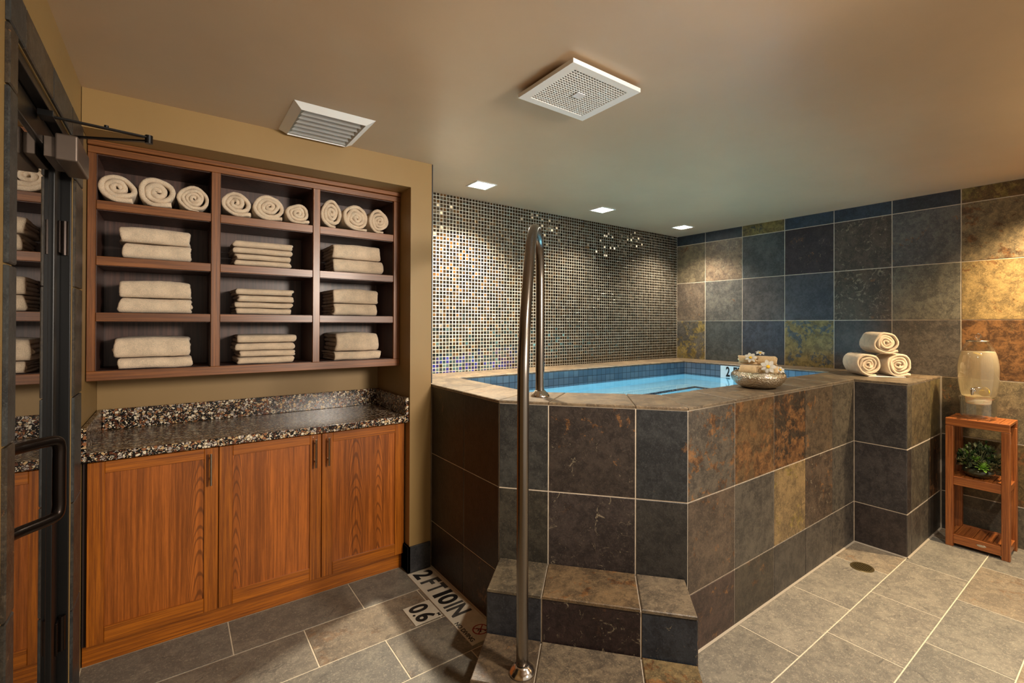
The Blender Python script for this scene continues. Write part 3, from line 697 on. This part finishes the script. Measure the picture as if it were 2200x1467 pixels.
# coping upstand joints left as grout; basin
bm=B()
def wallstrip(bm,poly,z0,z1,mi,n_in=True):
    n=len(poly)
    for i in range(n):
        p,q=poly[i],poly[(i+1)%n]
        f=bm.faces.new([bm.verts.new((p[0],p[1],z0)),bm.verts.new((q[0],q[1],z0)),bm.verts.new((q[0],q[1],z1)),bm.verts.new((p[0],p[1],z1))]); f.material_index=mi
inn=inset(I_,.003)
wallstrip(bm,inn,.86,1.079,0)
obj('waterline_band',bm,M['band'],tub,recalc=False)
bm=B(); zb=.52
wallstrip(bm,inn,zb,.86,0)
bi=inset(I_,.42); bi2=inset(I_,.385)
n=len(inn)
for i in range(n):
    j=(i+1)%n
    for (a,b,z,mi) in ((inn,bi2,zb,0),(bi2,bi,zb,1)):
        f=bm.faces.new([bm.verts.new((*a[i],z)),bm.verts.new((*a[j],z)),bm.verts.new((*b[j],z)),bm.verts.new((*b[i],z))]); f.material_index=mi
wallstrip(bm,bi,zb-.05,zb,1); wallstrip(bm,bi,.08,zb-.05,0)
f=bm.faces.new([bm.verts.new((*p,.08)) for p in bi])
bm2=bm
obj('basin',bm,[M['plaster'],M['nosing']],tub,recalc=False)
# depth marker inside the tub
def text_bm(s,size,M4,extr=.0006,bold=.0,space=1.0):
    cu=bpy.data.curves.new('t','FONT'); cu.body=s; cu.size=size; cu.extrude=extr; cu.offset=bold; cu.align_x='LEFT'; cu.space_character=space; cu.resolution_u=6
    o=bpy.data.objects.new('t',cu); C.objects.link(o); dg=bpy.context.evaluated_depsgraph_get(); me=bpy.data.meshes.new_from_object(o.evaluated_get(dg))
    bm=B(); bm.from_mesh(me); bpy.data.objects.remove(o); bpy.data.curves.remove(cu); bpy.data.meshes.remove(me)
    bmesh.ops.transform(bm,matrix=M4,verts=bm.verts); return bm
def text_fit(s,w,h,O,U,V,bold=.01,extr=.0006):
    """text stretched to w x h (cap height) with its lower left corner at O"""
    bm=text_bm(s,1,Matrix.Identity(4),0.001,bold)
    xs=[v.co.x for v in bm.verts]; ys=[v.co.y for v in bm.verts]; x0,x1,y0,y1=min(xs),max(xs),min(ys),max(ys)
    U=Vector(U);V=Vector(V);W=U.cross(V)
    for v in bm.verts:
        c=v.co.copy(); v.co=Vector(O)+U*((c.x-x0)/(x1-x0)*w)+V*((c.y-y0)/(y1-y0)*h)+W*(c.z/.001*extr)
    return bm
bm=B(); box(bm,-.3485,-.3455,-1.262,-.745,.905,1.074,.0005,1)
mk=obj('depth_marker',bm,M['marker'],tub); part_label(mk,'white depth marker tile above the waterline')
for t_,y,w_ in (('2',-.800,.040),('F',-.875,.036),('T',-.916,.042),('1',-1.0,.018),('0',-1.024,.044),('I',-1.10,.010),('N',-1.118,.046)):
    obj('letter',text_fit(t_,w_,.092,(-.3490,y,.976),(0,-1,0),(0,0,1),.03),M['ink'],mk)
# steps
Pb,Qb=Vector((-3.135,-1.308)),Vector((-2.587,-1.977)); ub=(Qb-Pb).normalized(); nb=Vector((ub.y,-ub.x))
if nb.x>0: nb=-nb
def sp_(u,n): q=Pb+ub*(u+n*.115)+nb*n; return (q.x,q.y)
def step(n0,n1,z0,z1,u0,u1,js,cols):
    st=B(); e=.006
    pl=[sp_(u0+.004,n0),sp_(u1-.004,n0),sp_(u1-.004,n1-.004),sp_(u0+.004,n1-.004)]
    fs=prism(st,pl,z0,z1-.013,mi=1)
    L1=st.loops.layers.float_color.new('tcol'); L2=st.loops.layers.float_color.new('tpar')
    us=[u0]+js+[u1]
    slabs(st,[[sp_(a,n0),sp_(b,n0),sp_(b,n1+e),sp_(a,n1+e)] for a,b in zip(us,us[1:])],z1-.012,z1,g=.007,ch=.003,cols=cols[0],pal=CP)
    a=Vector((*sp_(u0,n1),0)); 
    U3=Vector((ub.x,ub.y,0)); sd_=Vector((*sp_(0,1),0))-Vector((*sp_(0,0),0)); sl=sd_.length
    tiles(st,a,U3,(0,0,1),[(p-u0,q-u0,z0,z1-.014,i) for i,(p,q) in enumerate(zip(us,us[1:]))],g=.006,pal=PAL,spec=cols[1])
    s1=Vector((*sp_(u0,n0),0)); tiles(st,s1,sd_,(0,0,1),[(0,(n1-n0)*sl,z0,z1-.014)],g=.004,pal=[((60,58,54),.05,.1)])
    s2=Vector((*sp_(u1,n1),0)); tiles(st,s2,-sd_,(0,0,1),[(0,(n1-n0)*sl,z0,z1-.014)],g=.004,pal=[((74,60,50),.15,.1)])
    for f in st.faces:
        pass
    return obj('step',st,[M['coping'],M['grout']],tub,recalc=False)
step(.002,.268,0,.345,.005,LB-.012,[.242,.640],([((92,82,66),.06,.1),((98,80,58),.3,.05),((102,90,74),.04,.1)],{0:((52,54,60),0,.05),1:((56,42,42),.06,.5),2:((50,56,66),0,.45)}))
step(.270,.535,0,.163,.005,LB-.012,[.242,.640],([((88,74,58),.14,.15),((100,88,72),.03,.1),((104,88,60),.42,.1)],{0:((52,54,60),0,.05),1:((56,42,42),.06,.5),2:((50,56,66),0,.45)}))
# water
bm=B(); wp=inset(I_,.0035)
top=[bm.verts.new((*p,.972)) for p in wp]; bm.faces.new(top)
w=obj('water',bm,M['water'],recalc=False); w.location=(0,0,0)
tag(w,'clear turquoise water glowing inside the slate hot tub','water'); w['kind']='stuff'

# ------------------------------------------------------------------ handrail
hr=thing('handrail','bent stainless steel handrail rising from the lower step to the coping','handrail',(-3.335,-1.787,.163))
A=Vector((-3.335,-1.787)); Bv=Vector((-2.904,-1.327)); d=(Bv-A).normalized()
RP=[(0,.165),(0,.6),(0,1.0),(.002,1.2),(.012,1.33),(.05,1.46),(.115,1.6),(.19,1.735),(.25,1.815),(.325,1.866),(.42,1.888),(.505,1.876),(.57,1.83),(.608,1.76),(.626,1.68),(.630,1.55),(.63,1.3),(.63,1.092)]
bm=B(); tube(bm,spline([(A.x+d.x*s,A.y+d.y*s,z) for s,z in RP],6),.0222,28); obj('rail_tube',bm,M['steel'],hr,smooth=True)
for p,z in ((A,.164),(Bv,1.0905)):
    bm=B(); lathe(bm,[(.0225,.030),(.026,.030),(.030,.024),(.038,.018),(.046,.009),(.049,.003),(.049,0),(.0225,0)],(p.x,p.y,z),40); obj('flange',bm,M['chrome'],hr,smooth=True)

# ------------------------------------------------------------------ floor signs + drain
s1=thing('depth_sign','long worn floor sign reading 2 FT 10 IN and no diving beside the tub','sign',(-3.213,-.96,0))
bm=B(); prism(bm,[(-3.290,-1.338),(-3.186,-1.338),(-3.144,-1.305),(-3.144,-.577),(-3.290,-.577)],0,.004,cham=.0008); obj('sign_plate',bm,M['sign'],s1)
Uy,Vx=(0,-1,0),(1,0,0)
for t_,y,w_,mt in (('2',-.60,.072,'ink'),('F',-.705,.055,'inkw'),('T',-.775,.065,'inkw'),('1',-.865,.03,'ink'),('0',-.905,.075,'ink'),('I',-.995,.017,'inkw'),('N',-1.025,.078,'inkw')):
    obj('letter',text_fit(t_,w_,.108,(-3.268,y,.0045),Uy,Vx,.03),M[mt],s1)
obj('small_lettering',text_fit('NO DIVING',.165,.022,(-3.284,-1.150,.0045),Uy,Vx,.012),M['ink'],s1)
bm=B(); cc=Vector((-3.204,-1.262,.0048)); tube(bm,[cc+Vector((math.cos(a)*.036,math.sin(a)*.036,0)) for a in [2*math.pi*k/40 for k in range(41)]],.003,6)
for a in (.78,2.36): tube(bm,[cc+Vector((math.cos(a)*.033,math.sin(a)*.033,0)),cc-Vector((math.cos(a)*.033,math.sin(a)*.033,0))],.0028,6)
for v in bm.verts: v.co.z=.0042+(v.co.z-.0048)*.25+.0004
obj('prohibition_ring',bm,M['red'],s1)
bm=B(); 
for a,b,r in (((-.014,.018),(.004,-.002),.0035),((.004,-.002),(.014,-.016),.003),((-.004,.006),(-.018,-.004),.0025),((.002,0),(-.010,-.018),.0025)):
    tube(bm,[cc+Vector((a[0],a[1],0)),cc+Vector((b[0],b[1],0))],r,8)
lathe(bm,[(0,.0),(.005,0),(.005,.001),(0,.001)],cc+Vector((.014,-.020,-.0005)),12)
for v in bm.verts: v.co.z=.0043+(v.co.z-.0048)*.2
obj('diver_symbol',bm,M['ink'],s1)
s2=thing('depth_sign','small square floor sign reading 0.6 M left of the long sign','sign',(-3.37,-.967,0))
bm=B(); box(bm,-3.438,-3.296,-1.050,-.885,.0,.004,.001,1); obj('sign_plate',bm,M['sign'],s2)
for t_,y,w_,x,h in (('0',-.897,.062,-3.420,.098),('.',-.965,.014,-3.420,.014),('6',-.982,.058,-3.420,.098),('M',-1.020,.022,-3.316,.016)):
    obj('letter',text_fit(t_,w_,h,(x,y,.0045),Uy,Vx,.03 if h>.05 else .01),M['ink'],s2)
dr=thing('floor_drain','round bronze floor drain near the foot of the tub','drain',(-1.088,-2.14,0))
bm=B(); lathe(bm,[(.050,.0005),(.050,.0035),(.060,.0035),(.062,.0005)],(-1.088,-2.14,0),40); obj('drain_rim',bm,M['brass'],dr)
bm=B(); lathe(bm,[(0,.0004),(.0505,.0004)],(-1.088,-2.14,0),32); part_label(obj('drain_shade_disc',bm,M['black'],dr),'flat black disc for the shade in the well under the grate')  # flat disc, its black stands in for shade in the open drain
bm=B()
for k in range(-5,6):
    q=k*.0092; L=math.sqrt(max(0,.05**2-q*q))
    box(bm,-1.088-L,-1.088+L,-2.14+q-.0016,-2.14+q+.0016,.001,.003); box(bm,-1.088+q-.0016,-1.088+q+.0016,-2.14-L,-2.14+L,.0012,.0031)
obj('grate',bm,M['brass'],dr)

# ------------------------------------------------------------------ ceiling fixtures
LN=['leftmost','middle','rightmost']
for i,(x,y,sy) in enumerate(((-2.688,-.375,.158),(-1.535,-.390,.158),(-.410,-.373,.158))):
    lt=thing('downlight',f'{LN[i]} of the three square recessed lights above the tub','light',(x,y,H),'square downlights along the mosaic wall')
    bm=B(); h=.079
    for a in ((-h,h,-h,-h+.012),(-h,h,h-.012,h),(-h,-h+.012,-h+.012,h-.012),(h-.012,h,-h+.012,h-.012)): box(bm,x+a[0],x+a[1],y+a[2],y+a[3],H-.006,H-.0005,.001,1)
    obj('light_trim',bm,M['white'],lt)
    bm=B(); box(bm,x-h+.012,x+h-.012,y-h+.012,y+h-.012,H-.004,H-.0005); obj('lens',bm,M['lens'],lt)
fan=thing('exhaust_fan_grille','square white exhaust fan grille on the ceiling in front of the tub','vent',(-3.069,-1.793,H))
bm=B(); cx,cy=-3.069,-1.793; hx,hy=.179,.171; gx,gy=.141,.136; zb,zt=H-.030,H-.014
for a in ((-hx,hx,-hy,-gy),(-hx,hx,gy,hy),(-hx,-gx,-gy,gy),(gx,hx,-gy,gy)): box(bm,cx+a[0],cx+a[1],cy+a[2],cy+a[3],zb,zt)
obj('grille_frame',bm,M['white'],fan)
bm=B(); n=20
for k in range(n+1):
    q=-gx+2*gx*k/n; box(bm,cx+q-.0022,cx+q+.0022,cy-gy,cy+gy,zb+.001,zb+.004)
    q=-gy+2*gy*k/n; box(bm,cx-gx,cx+gx,cy+q-.0022,cy+q+.0022,zb+.0012,zb+.0038)
obj('grille_mesh',bm,M['white'],fan)
bm=B(); box(bm,cx-.15,cx+.15,cy-.145,cy+.145,zt+.001,H-.0005); part_label(obj('fan_housing',bm,plain('housing_shade_dark',(28,23,18),.9),fan),'fan housing behind the grille, coloured dark for the shade inside')  # near-black colour stands in for shade behind the mesh
bm=B(); box(bm,cx-.02,cx+.02,cy-.02,cy+.02,zb-.002,zb+.001,.001); part_label(obj('badge',bm,plain('badge_white',(240,240,246),.2),fan),'small square white badge')
df=thing('air_diffuser','rectangular white louvred air supply vent on the ceiling over the shelf unit','vent',(-3.785,-.77,H))
bm=B(); X0,X1,Y0,Y1=-3.961,-3.612,-.970,-.580; i_=.036; zb=H-.022
oc=[(X0,Y0),(X1,Y0),(X1,Y1),(X0,Y1)]; ic=[(X0+i_,Y0+i_),(X1-i_,Y0+i_),(X1-i_,Y1-.012),(X0+i_,Y1-.012)]
def q4(a,b,za,zb_,i,j): 
    return bm.faces.new([bm.verts.new((*a[i],za)),bm.verts.new((*a[j],za)),bm.verts.new((*b[j],zb_)),bm.verts.new((*b[i],zb_))])
for i in range(4):
    j=(i+1)%4; q4(oc,ic,H-.0008,zb,i,j); q4(ic,ic,zb,H-.001,i,j)
obj('vent_frame',bm,M['white'],df)
bm=B(); nl=6
for k in range(nl):
    y=ic[0][1]+.012+k*(ic[2][1]-ic[0][1]-.03)/nl
    vs=[bm.verts.new(c) for c in ((ic[0][0]+.026,y,zb+.018),(ic[1][0]-.026,y,zb+.018),(ic[1][0]-.006,y+.046,zb+.002),(ic[0][0]+.006,y+.046,zb+.002))]; bm.faces.new(vs)
bmesh.ops.solidify(bm,geom=list(bm.faces),thickness=.0016)
lv=obj('louvres',bm,M['white'],df)
bm=B(); box(bm,ic[0][0],ic[1][0],ic[0][1],ic[2][1],H-.002,H-.0006); part_label(obj('duct_throat',bm,M['white_in'],df),'grey duct behind the louvres')

# ------------------------------------------------------------------ towels on the ledge
LT=[((-.482,-1.984),1.0935,.086,'left bottom rolled towel of the pyramid on the tub ledge',51,-.80),((-.352,-2.124),1.0935,.087,'right bottom rolled towel of the pyramid on the tub ledge',53,-.86),((-.406,-2.064),1.250,.086,'top rolled towel of the pyramid on the tub ledge',55,-.82)]
for (x,y),z,R,lab,sd,an in LT:
    bm=rolled(x,y,z,R,.225,sd,turns=4.1,sx=1.0,sz=1.0,ang=an,tail=.5,lobe=.16)
    tag(obj('rolled_towel',bm,M['terry'],origin='base',smooth=True),lab,'towel','pyramid of rolled towels on the ledge')
bm=B(); box(bm,-.115,.12,-.012,.16,1.0905,1.0925,.0005,1,M=Matrix.Translation((-.412,-2.062,0))@Matrix.Rotation(-.82,4,'Z'))
tag(obj('paper_liner',bm,plain('white_paper',(226,226,228),.6),origin='base'),'thin white liner under the rolled towel pyramid on the ledge','liner')

# ------------------------------------------------------------------ hammered bowl
bx,by=-1.690,-1.815
bw=obj('bowl',B(),M['hammered']) if False else None
bm=B(); lathe(bm,[(0,0),(.078,0),(.092,.004),(.118,.020),(.139,.042),(.148,.062),(.145,.080),(.133,.092),(.128,.095),(.125,.092),(.139,.076),(.141,.062),(.132,.043),(.111,.025),(.083,.010),(0,.008)],(bx,by,1.0905),64)
tag(obj('bowl',bm,M['hammered'],origin='base',smooth=True),'hammered silver bowl of rolled cloths and flowers on the tub coping','bowl')
vr=Vector((.47,-.88)); vd=Vector((.88,.47))
WC=[(-.045,-.040,.092,.15,.038,'front left small rolled washcloth in the silver bowl'),(.055,-.030,.092,.42,.036,'front right small rolled washcloth in the silver bowl'),(.0,.055,.092,.5,.036,'back small rolled washcloth in the silver bowl'),(.046,.022,.154,.30,.031,'small rolled washcloth lying highest, right of centre in the silver bowl'),(-.056,.018,.157,3.35,.031,'small rolled washcloth lying highest, left of centre in the silver bowl')]
for i,(u_,w_,z,a,R,lab) in enumerate(WC):
    q=vr*u_+vd*w_
    bm=rolled(0,-.05,0,R,.10,70+i,turns=2.6,ang=0,tail=.3)
    bmesh.ops.transform(bm,matrix=Matrix.Translation((bx+q.x,by+q.y,1.0905+z-.025))@Matrix.Rotation(a,4,'Z'),verts=bm.verts)
    tag(obj('rolled_washcloth',bm,M['tan_terry'],origin='base',smooth=True),lab,'washcloth','rolled washcloths in the silver bowl')
def flower(loc,rot,sc,lab):
    f=thing('flower',lab,'flower',loc,'white flowers in the silver bowl')
    Mx=Matrix.Translation(loc)@rot@Matrix.Scale(sc,4)
    bm=B()
    for k in range(7):
        a=2*math.pi*k/7; pts=[]
        g=[]
        for i in range(5):
            t=i/4; w_=.011*math.sin(math.pi*min(1,.15+t*.8))
            row_=[bm.verts.new(Mx@(Matrix.Rotation(a,4,'Z')@Vector((.006+t*.030,s*w_,.004*math.sin(t*3)+.003*abs(s))))) for s in (-1,0,1)]; g.append(row_)
        for r1,r2 in zip(g,g[1:]):
            for j in range(2): bm.faces.new((r1[j],r1[j+1],r2[j+1],r2[j]))
    bmesh.ops.solidify(bm,geom=list(bm.faces),thickness=.0008*1)
    obj('petals',bm,M['petal'],f,smooth=True)
    bm=B(); bmesh.ops.create_icosphere(bm,subdivisions=2,radius=.009,matrix=Mx@Matrix.Translation((0,0,.005))@Matrix.Diagonal((1,1,.6,1))); obj('flower_centre',bm,M['yolk'],f,smooth=True)
cv=Vector((-.79,-.5,.25))
def aim(v): return Vector(v).to_track_quat('Z','Y').to_matrix().to_4x4()
def fl(u_,w_,z,d_,sc,lab):
    q=vr*u_+vd*w_; flower((bx+q.x,by+q.y,1.0905+z),aim(d_),sc,lab)
fl(-.040,-.040,.172,(-.7,-.4,.6),.95,'white daisy-like flower at the left of the silver bowl')
fl(.050,-.092,.128,(-.8,-.5,.35),1.15,'large white flower with yellow centre at the front of the silver bowl')
fl(.112,-.030,.108,(-.3,-.6,.6),.75,'small white flower by the right rim of the silver bowl')
fl(.010,.028,.196,(-.3,-.3,.9),.75,'white flower on top of the cloths in the silver bowl')

# ------------------------------------------------------------------ wooden stand
sd=thing('wooden_stand','narrow two shelf teak stand against the slate wall','stand',(-.165,-2.515,0))
SX0,SX1,SY0,SY1,SZ=-.300,-.030,-2.671,-2.361,.842
def sb(name,x0,x1,y0,y1,z0,z1,mat,lab=None):
    bm=B(); box(bm,x0,x1,y0,y1,z0,z1,.003,2); o=obj(name,bm,mat,sd)
    if lab: part_label(o,lab)
    return o
lw=.040
for xa in (SX0,SX1-lw):
    for ya in (SY0,SY1-lw): sb('leg',xa,xa+lw,ya,ya+lw,0,.792,M['st_z'])
for xa in (SX0,SX1-.024): sb('top_rail',xa,xa+.024,SY0,SY1,.7925,SZ,M['st_y'])
for (z0,z1) in ((.406,.462),(.022,.082)):
    for xa in (SX0+.004,SX1-.028): sb('shelf_rail',xa,xa+.024,SY0+lw,SY1-lw,z0,z1,M['st_y'])
    for ya in (SY0+.008,SY1-.032): sb('side_rail',SX0+lw,SX1-lw,ya,ya+.024,z0+.005,z1-.012,M['st_x'])
for zt,nm in ((SZ,'top_slat'),(.462,'shelf_slat'),(.080,'shelf_slat')):
    ya,yb=(SY0+.002,SY1-.002) if nm=='top_slat' else (SY0+lw,SY1-lw)
    n=6 if nm=='top_slat' else 5; w_=(yb-ya)/n
    for k in range(n): sb(nm,SX0+(.0245 if nm=='top_slat' else .029),SX1-(.0245 if nm=='top_slat' else .029),ya+k*w_+.0012,ya+(k+1)*w_-.0012,zt-.018,zt-.001,M['st_x'])
bm=B(); 
bmesh.ops.create_cone(bm,cap_ends=True,segments=36,radius1=1,radius2=.9,depth=.002,matrix=Matrix.Translation((SX0+.003,-2.538,.052))@Matrix.Rotation(-math.pi/2,4,'Y')@Matrix.Diagonal((.008,.024,1,1)))
part_label(obj('badge',bm,M['chrome'],sd),'oval silver maker badge')

# ------------------------------------------------------------------ beverage dispenser
ds=thing('beverage_dispenser','glass water dispenser with spigot on its glass base on the wooden stand','dispenser',(-.165,-2.502,SZ))
dx,dy=-.165,-2.502; c0=(dx,dy,0)
JP_=[(.084,.985),(.094,1.02),(.102,1.08),(.106,1.15),(.104,1.20),(.096,1.25),(.084,1.29),(.070,1.322),(.058,1.345)]
bm=B(); pr=spline([(r,0,z) for r,z in JP_],4); lathe(bm,[(0,.985)]+[(p.x,p.z) for p in pr],c0,56); obj('jar',bm,M['jar'],ds,smooth=True)
bm=B(); zw=1.282; pr2=[(p.x-.003,p.z) for p in pr if p.z<zw]; pr2+= [(pr2[-1][0]-.0015,zw)]; lathe(bm,[(0,.988)]+[(r,max(z,.988)) for r,z in pr2]+[(0,zw)],c0,56); part_label(obj('iced_water',bm,M['mist'],ds,smooth=False),'misty water filling the jar')
bm=B(); lathe(bm,[(0,1.346),(.062,1.346),(.064,1.350),(.060,1.355),(0,1.358)],c0,48); part_label(obj('lid',bm,M['chrome'],ds,smooth=True),'shiny metal lid')
bm=B(); lathe(bm,[(0,1.358),(.006,1.360),(.007,1.366),(.015,1.374),(.017,1.383),(.012,1.394),(.004,1.399),(0,1.404)],c0,24); obj('lid_knob',bm,M['glass'],ds,smooth=True)
bm=B(); lathe(bm,[(0,.938),(.060,.938),(.064,.944),(.067,.984),(0,.984)],c0,48); part_label(obj('jar_foot',bm,M['frost'],ds,smooth=False),'frosted cream foot of the jar')
bm=B(); lathe(bm,[(.088,SZ+.001),(.090,SZ+.02),(.092,.95),(.099,.976),(.099,.983),(.094,.983),(.089,.95),(.085,SZ+.001)],c0,56); part_label(obj('glass_base',bm,M['jar'],ds,smooth=True),'clear glass pedestal')
# spigot towards the room
sv=Vector((-.93,.05,0)).normalized(); o_=Vector((dx,dy,1.032)); s0=o_+sv*.095
bm=B(); tube(bm,[s0,s0+sv*.012],.012,16); tube(bm,[s0+sv*.01,s0+sv*.034],.006,12); lathe(bm,[(0,.018),(.006,.018),(.010,.006),(.009,-.006),(.006,-.026),(.0045,-.028),(0,-.028)],s0+sv*.034,20)
tube(bm,[s0+sv*.034+Vector((0,0,.014)),s0+sv*.034+Vector((0,-.012,.02)),s0+sv*.034+Vector((0,-.045,.024))],.0035,10)
obj('spigot',bm,M['chrome'],ds,smooth=True)
for k,(px,py,pz,rx) in enumerate(((-.05,-.035,1.015,.9),(-.03,.0,1.268,.15),(-.055,-.045,1.03,1.3))):
    bm=B(); bmesh.ops.create_cone(bm,cap_ends=True,segments=28,radius1=.026,radius2=.026,depth=.006,matrix=Matrix.Translation((dx+px,dy+py,pz))@Matrix.Rotation(rx,4,'Y')@Matrix.Rotation(.3*k,4,'X'))
    obj('lemon_slice',bm,M['lemon'],ds)

# ------------------------------------------------------------------ potted plant on the stand
pl=thing('potted_plant','mixed succulents in a dark green glazed bowl on the middle shelf of the stand','plant',(-.185,-2.507,.4615))
px,py,pz=-.185,-2.507,.4615
bm=B(); lathe(bm,[(0,0),(.045,0),(.062,.010),(.080,.030),(.083,.045),(.076,.060),(.070,.064),(.066,.060),(.070,.045),(0,.040)],(px,py,pz),48); obj('pot',bm,M['pot'],pl,smooth=True)
def leaf(bm,o,dv,L,W,cup=.2,mi=0):
    dv=Vector(dv).normalized(); s_=dv.cross(Vector((0,0,1)));
    if s_.length<.01: s_=Vector((1,0,0))
    s_.normalize(); up=s_.cross(dv); g=[]
    for i in range(5):
        t=i/4; w_=W*math.sin(math.pi*(.12+.84*t))**.8 if i<4 else W*.12
        g.append([bm.verts.new(o+dv*L*t+s_*w_*k+up*(cup*L*(t*t*.5)+abs(k)*W*.35)) for k in (-1,0,1)])
    for a,b in zip(g,g[1:]):
        for j in range(2):
            f=bm.faces.new((a[j],a[j+1],b[j+1],b[j])); f.material_index=mi
rnd=random.Random(5)
def crown(n,cx,cy,cz,rx,rz,Ls,mi,bm,stems=True):
    for _ in range(n):
        a=rnd.uniform(0,6.28); e=rnd.uniform(-.1,1.4); r=rnd.uniform(.55,1)
        v=Vector((math.cos(a)*math.cos(e)*rx,math.sin(a)*math.cos(e)*rx*1.1,math.sin(e)*rz))*r; o=Vector((cx,cy,cz))+v
        if stems: tube(bm,[Vector((cx,cy,cz))+v*.2,o],.0012,5,False,mi)
        for k in range(5):
            q=v.normalized()+Vector((rnd.uniform(-.9,.9),rnd.uniform(-.9,.9),rnd.uniform(-.4,.8)))
            leaf(bm,o,q,Ls*rnd.uniform(.7,1.2),Ls*.30,.3,mi)
bm=B(); crown(90,px,py,pz+.07,.110,.140,.031,0,bm); crown(26,px,py+.075,pz+.06,.07,.09,.03,0,bm); crown(26,px,py-.075,pz+.055,.07,.085,.03,0,bm); crown(30,px-.02,py+.05,pz+.08,.06,.10,.024,1,bm); crown(14,px+.0,py-.03,pz+.11,.06,.125,.022,1,bm)
for v in bm.verts:
    v.co.y=min(max(v.co.y,SY0+.043),SY1-.043); v.co.x=min(max(v.co.x,SX0+.002),SX1-.002); v.co.z=max(v.co.z,pz+.022)
obj('foliage',bm,[M['leaf2'],M['leaf']],pl,smooth=True)
bm=B()
def rosette(o,ax,R):
    q=Vector(ax).to_track_quat('Z','Y')
    for k in range(26):
        a=k*2.399; t=k/26; e=math.radians(80-70*t); L=R*(.35+.65*t)
        v=q@Vector((math.cos(a)*math.cos(e),math.sin(a)*math.cos(e),math.sin(e))); leaf(bm,Vector(o)+v*.003,v,L,R*.24,.25)
rosette((px-.095,py-.040,pz+.085),(-.8,-.2,.5),.042); rosette((px-.06,py+.0,pz+.12),(-.5,.1,.8),.032)
part_label(obj('succulent_rosette',bm,plain('rosette_green',(120,160,62),.4),pl,smooth=True),'bright green succulent rosettes')
# dark waste bin standing behind the lower shelf? -> the lower bay is simply in shade

# ------------------------------------------------------------------ lights
def spot(loc,e,col,ang=110,blend=.8,r=.04,aim_=None,name='lamp'):
    l=bpy.data.lights.new(name,'SPOT'); l.energy=e; l.color=col; l.spot_size=math.radians(ang); l.spot_blend=blend; l.shadow_soft_size=r
    o=bpy.data.objects.new(name,l); C.objects.link(o); o.location=loc
    if aim_: o.rotation_euler=(Vector(aim_)-Vector(loc)).to_track_quat('-Z','Y').to_euler()
    return o
WARM=(1,.89,.76); NEU=(1,.88,.70)
for i,(x,y,e) in enumerate(((-2.688,-.375,200),(-1.535,-.390,56),(-.410,-.373,72))):
    spot((x,y,H-.02),e,NEU,125,.9,.03,name='tub_downlight_lamp')
spot((-1.83,-3.50,H-.02),115,WARM,140,.9,.04,name='unseen_room_downlight')
spot((-.33,-2.98,H-.02),190,(1,.76,.46),125,.9,.04,name='unseen_room_downlight')
spot((-3.0,-2.9,H-.02),120,WARM,150,1,.06,name='unseen_room_downlight')  # added out of frame for soft fill and light on the towels
# underwater lamps of the tub
for loc,e in (((-1.95,-1.50,.74),9),((-.95,-1.50,.74),9)):
    l=bpy.data.lights.new('pool_lamp','POINT'); l.energy=e; l.color=(.34,.78,.95); l.shadow_soft_size=.06
    o=bpy.data.objects.new('pool_lamp',l); C.objects.link(o); o.location=loc
spot((-2.7,-4.3,1.90),270,(1,.89,.76),64,1,.25,aim_=(-3.95,-.4,1.45),name='cabinet_fill_spot')  # added spot behind the camera to brighten the shelf fronts
wd=bpy.data.worlds.new('world'); S.world=wd; wd.use_nodes=True
bg=wd.node_tree.nodes['Background']; bg.inputs[0].default_value=(1,.86,.68,1); bg.inputs[1].default_value=.42
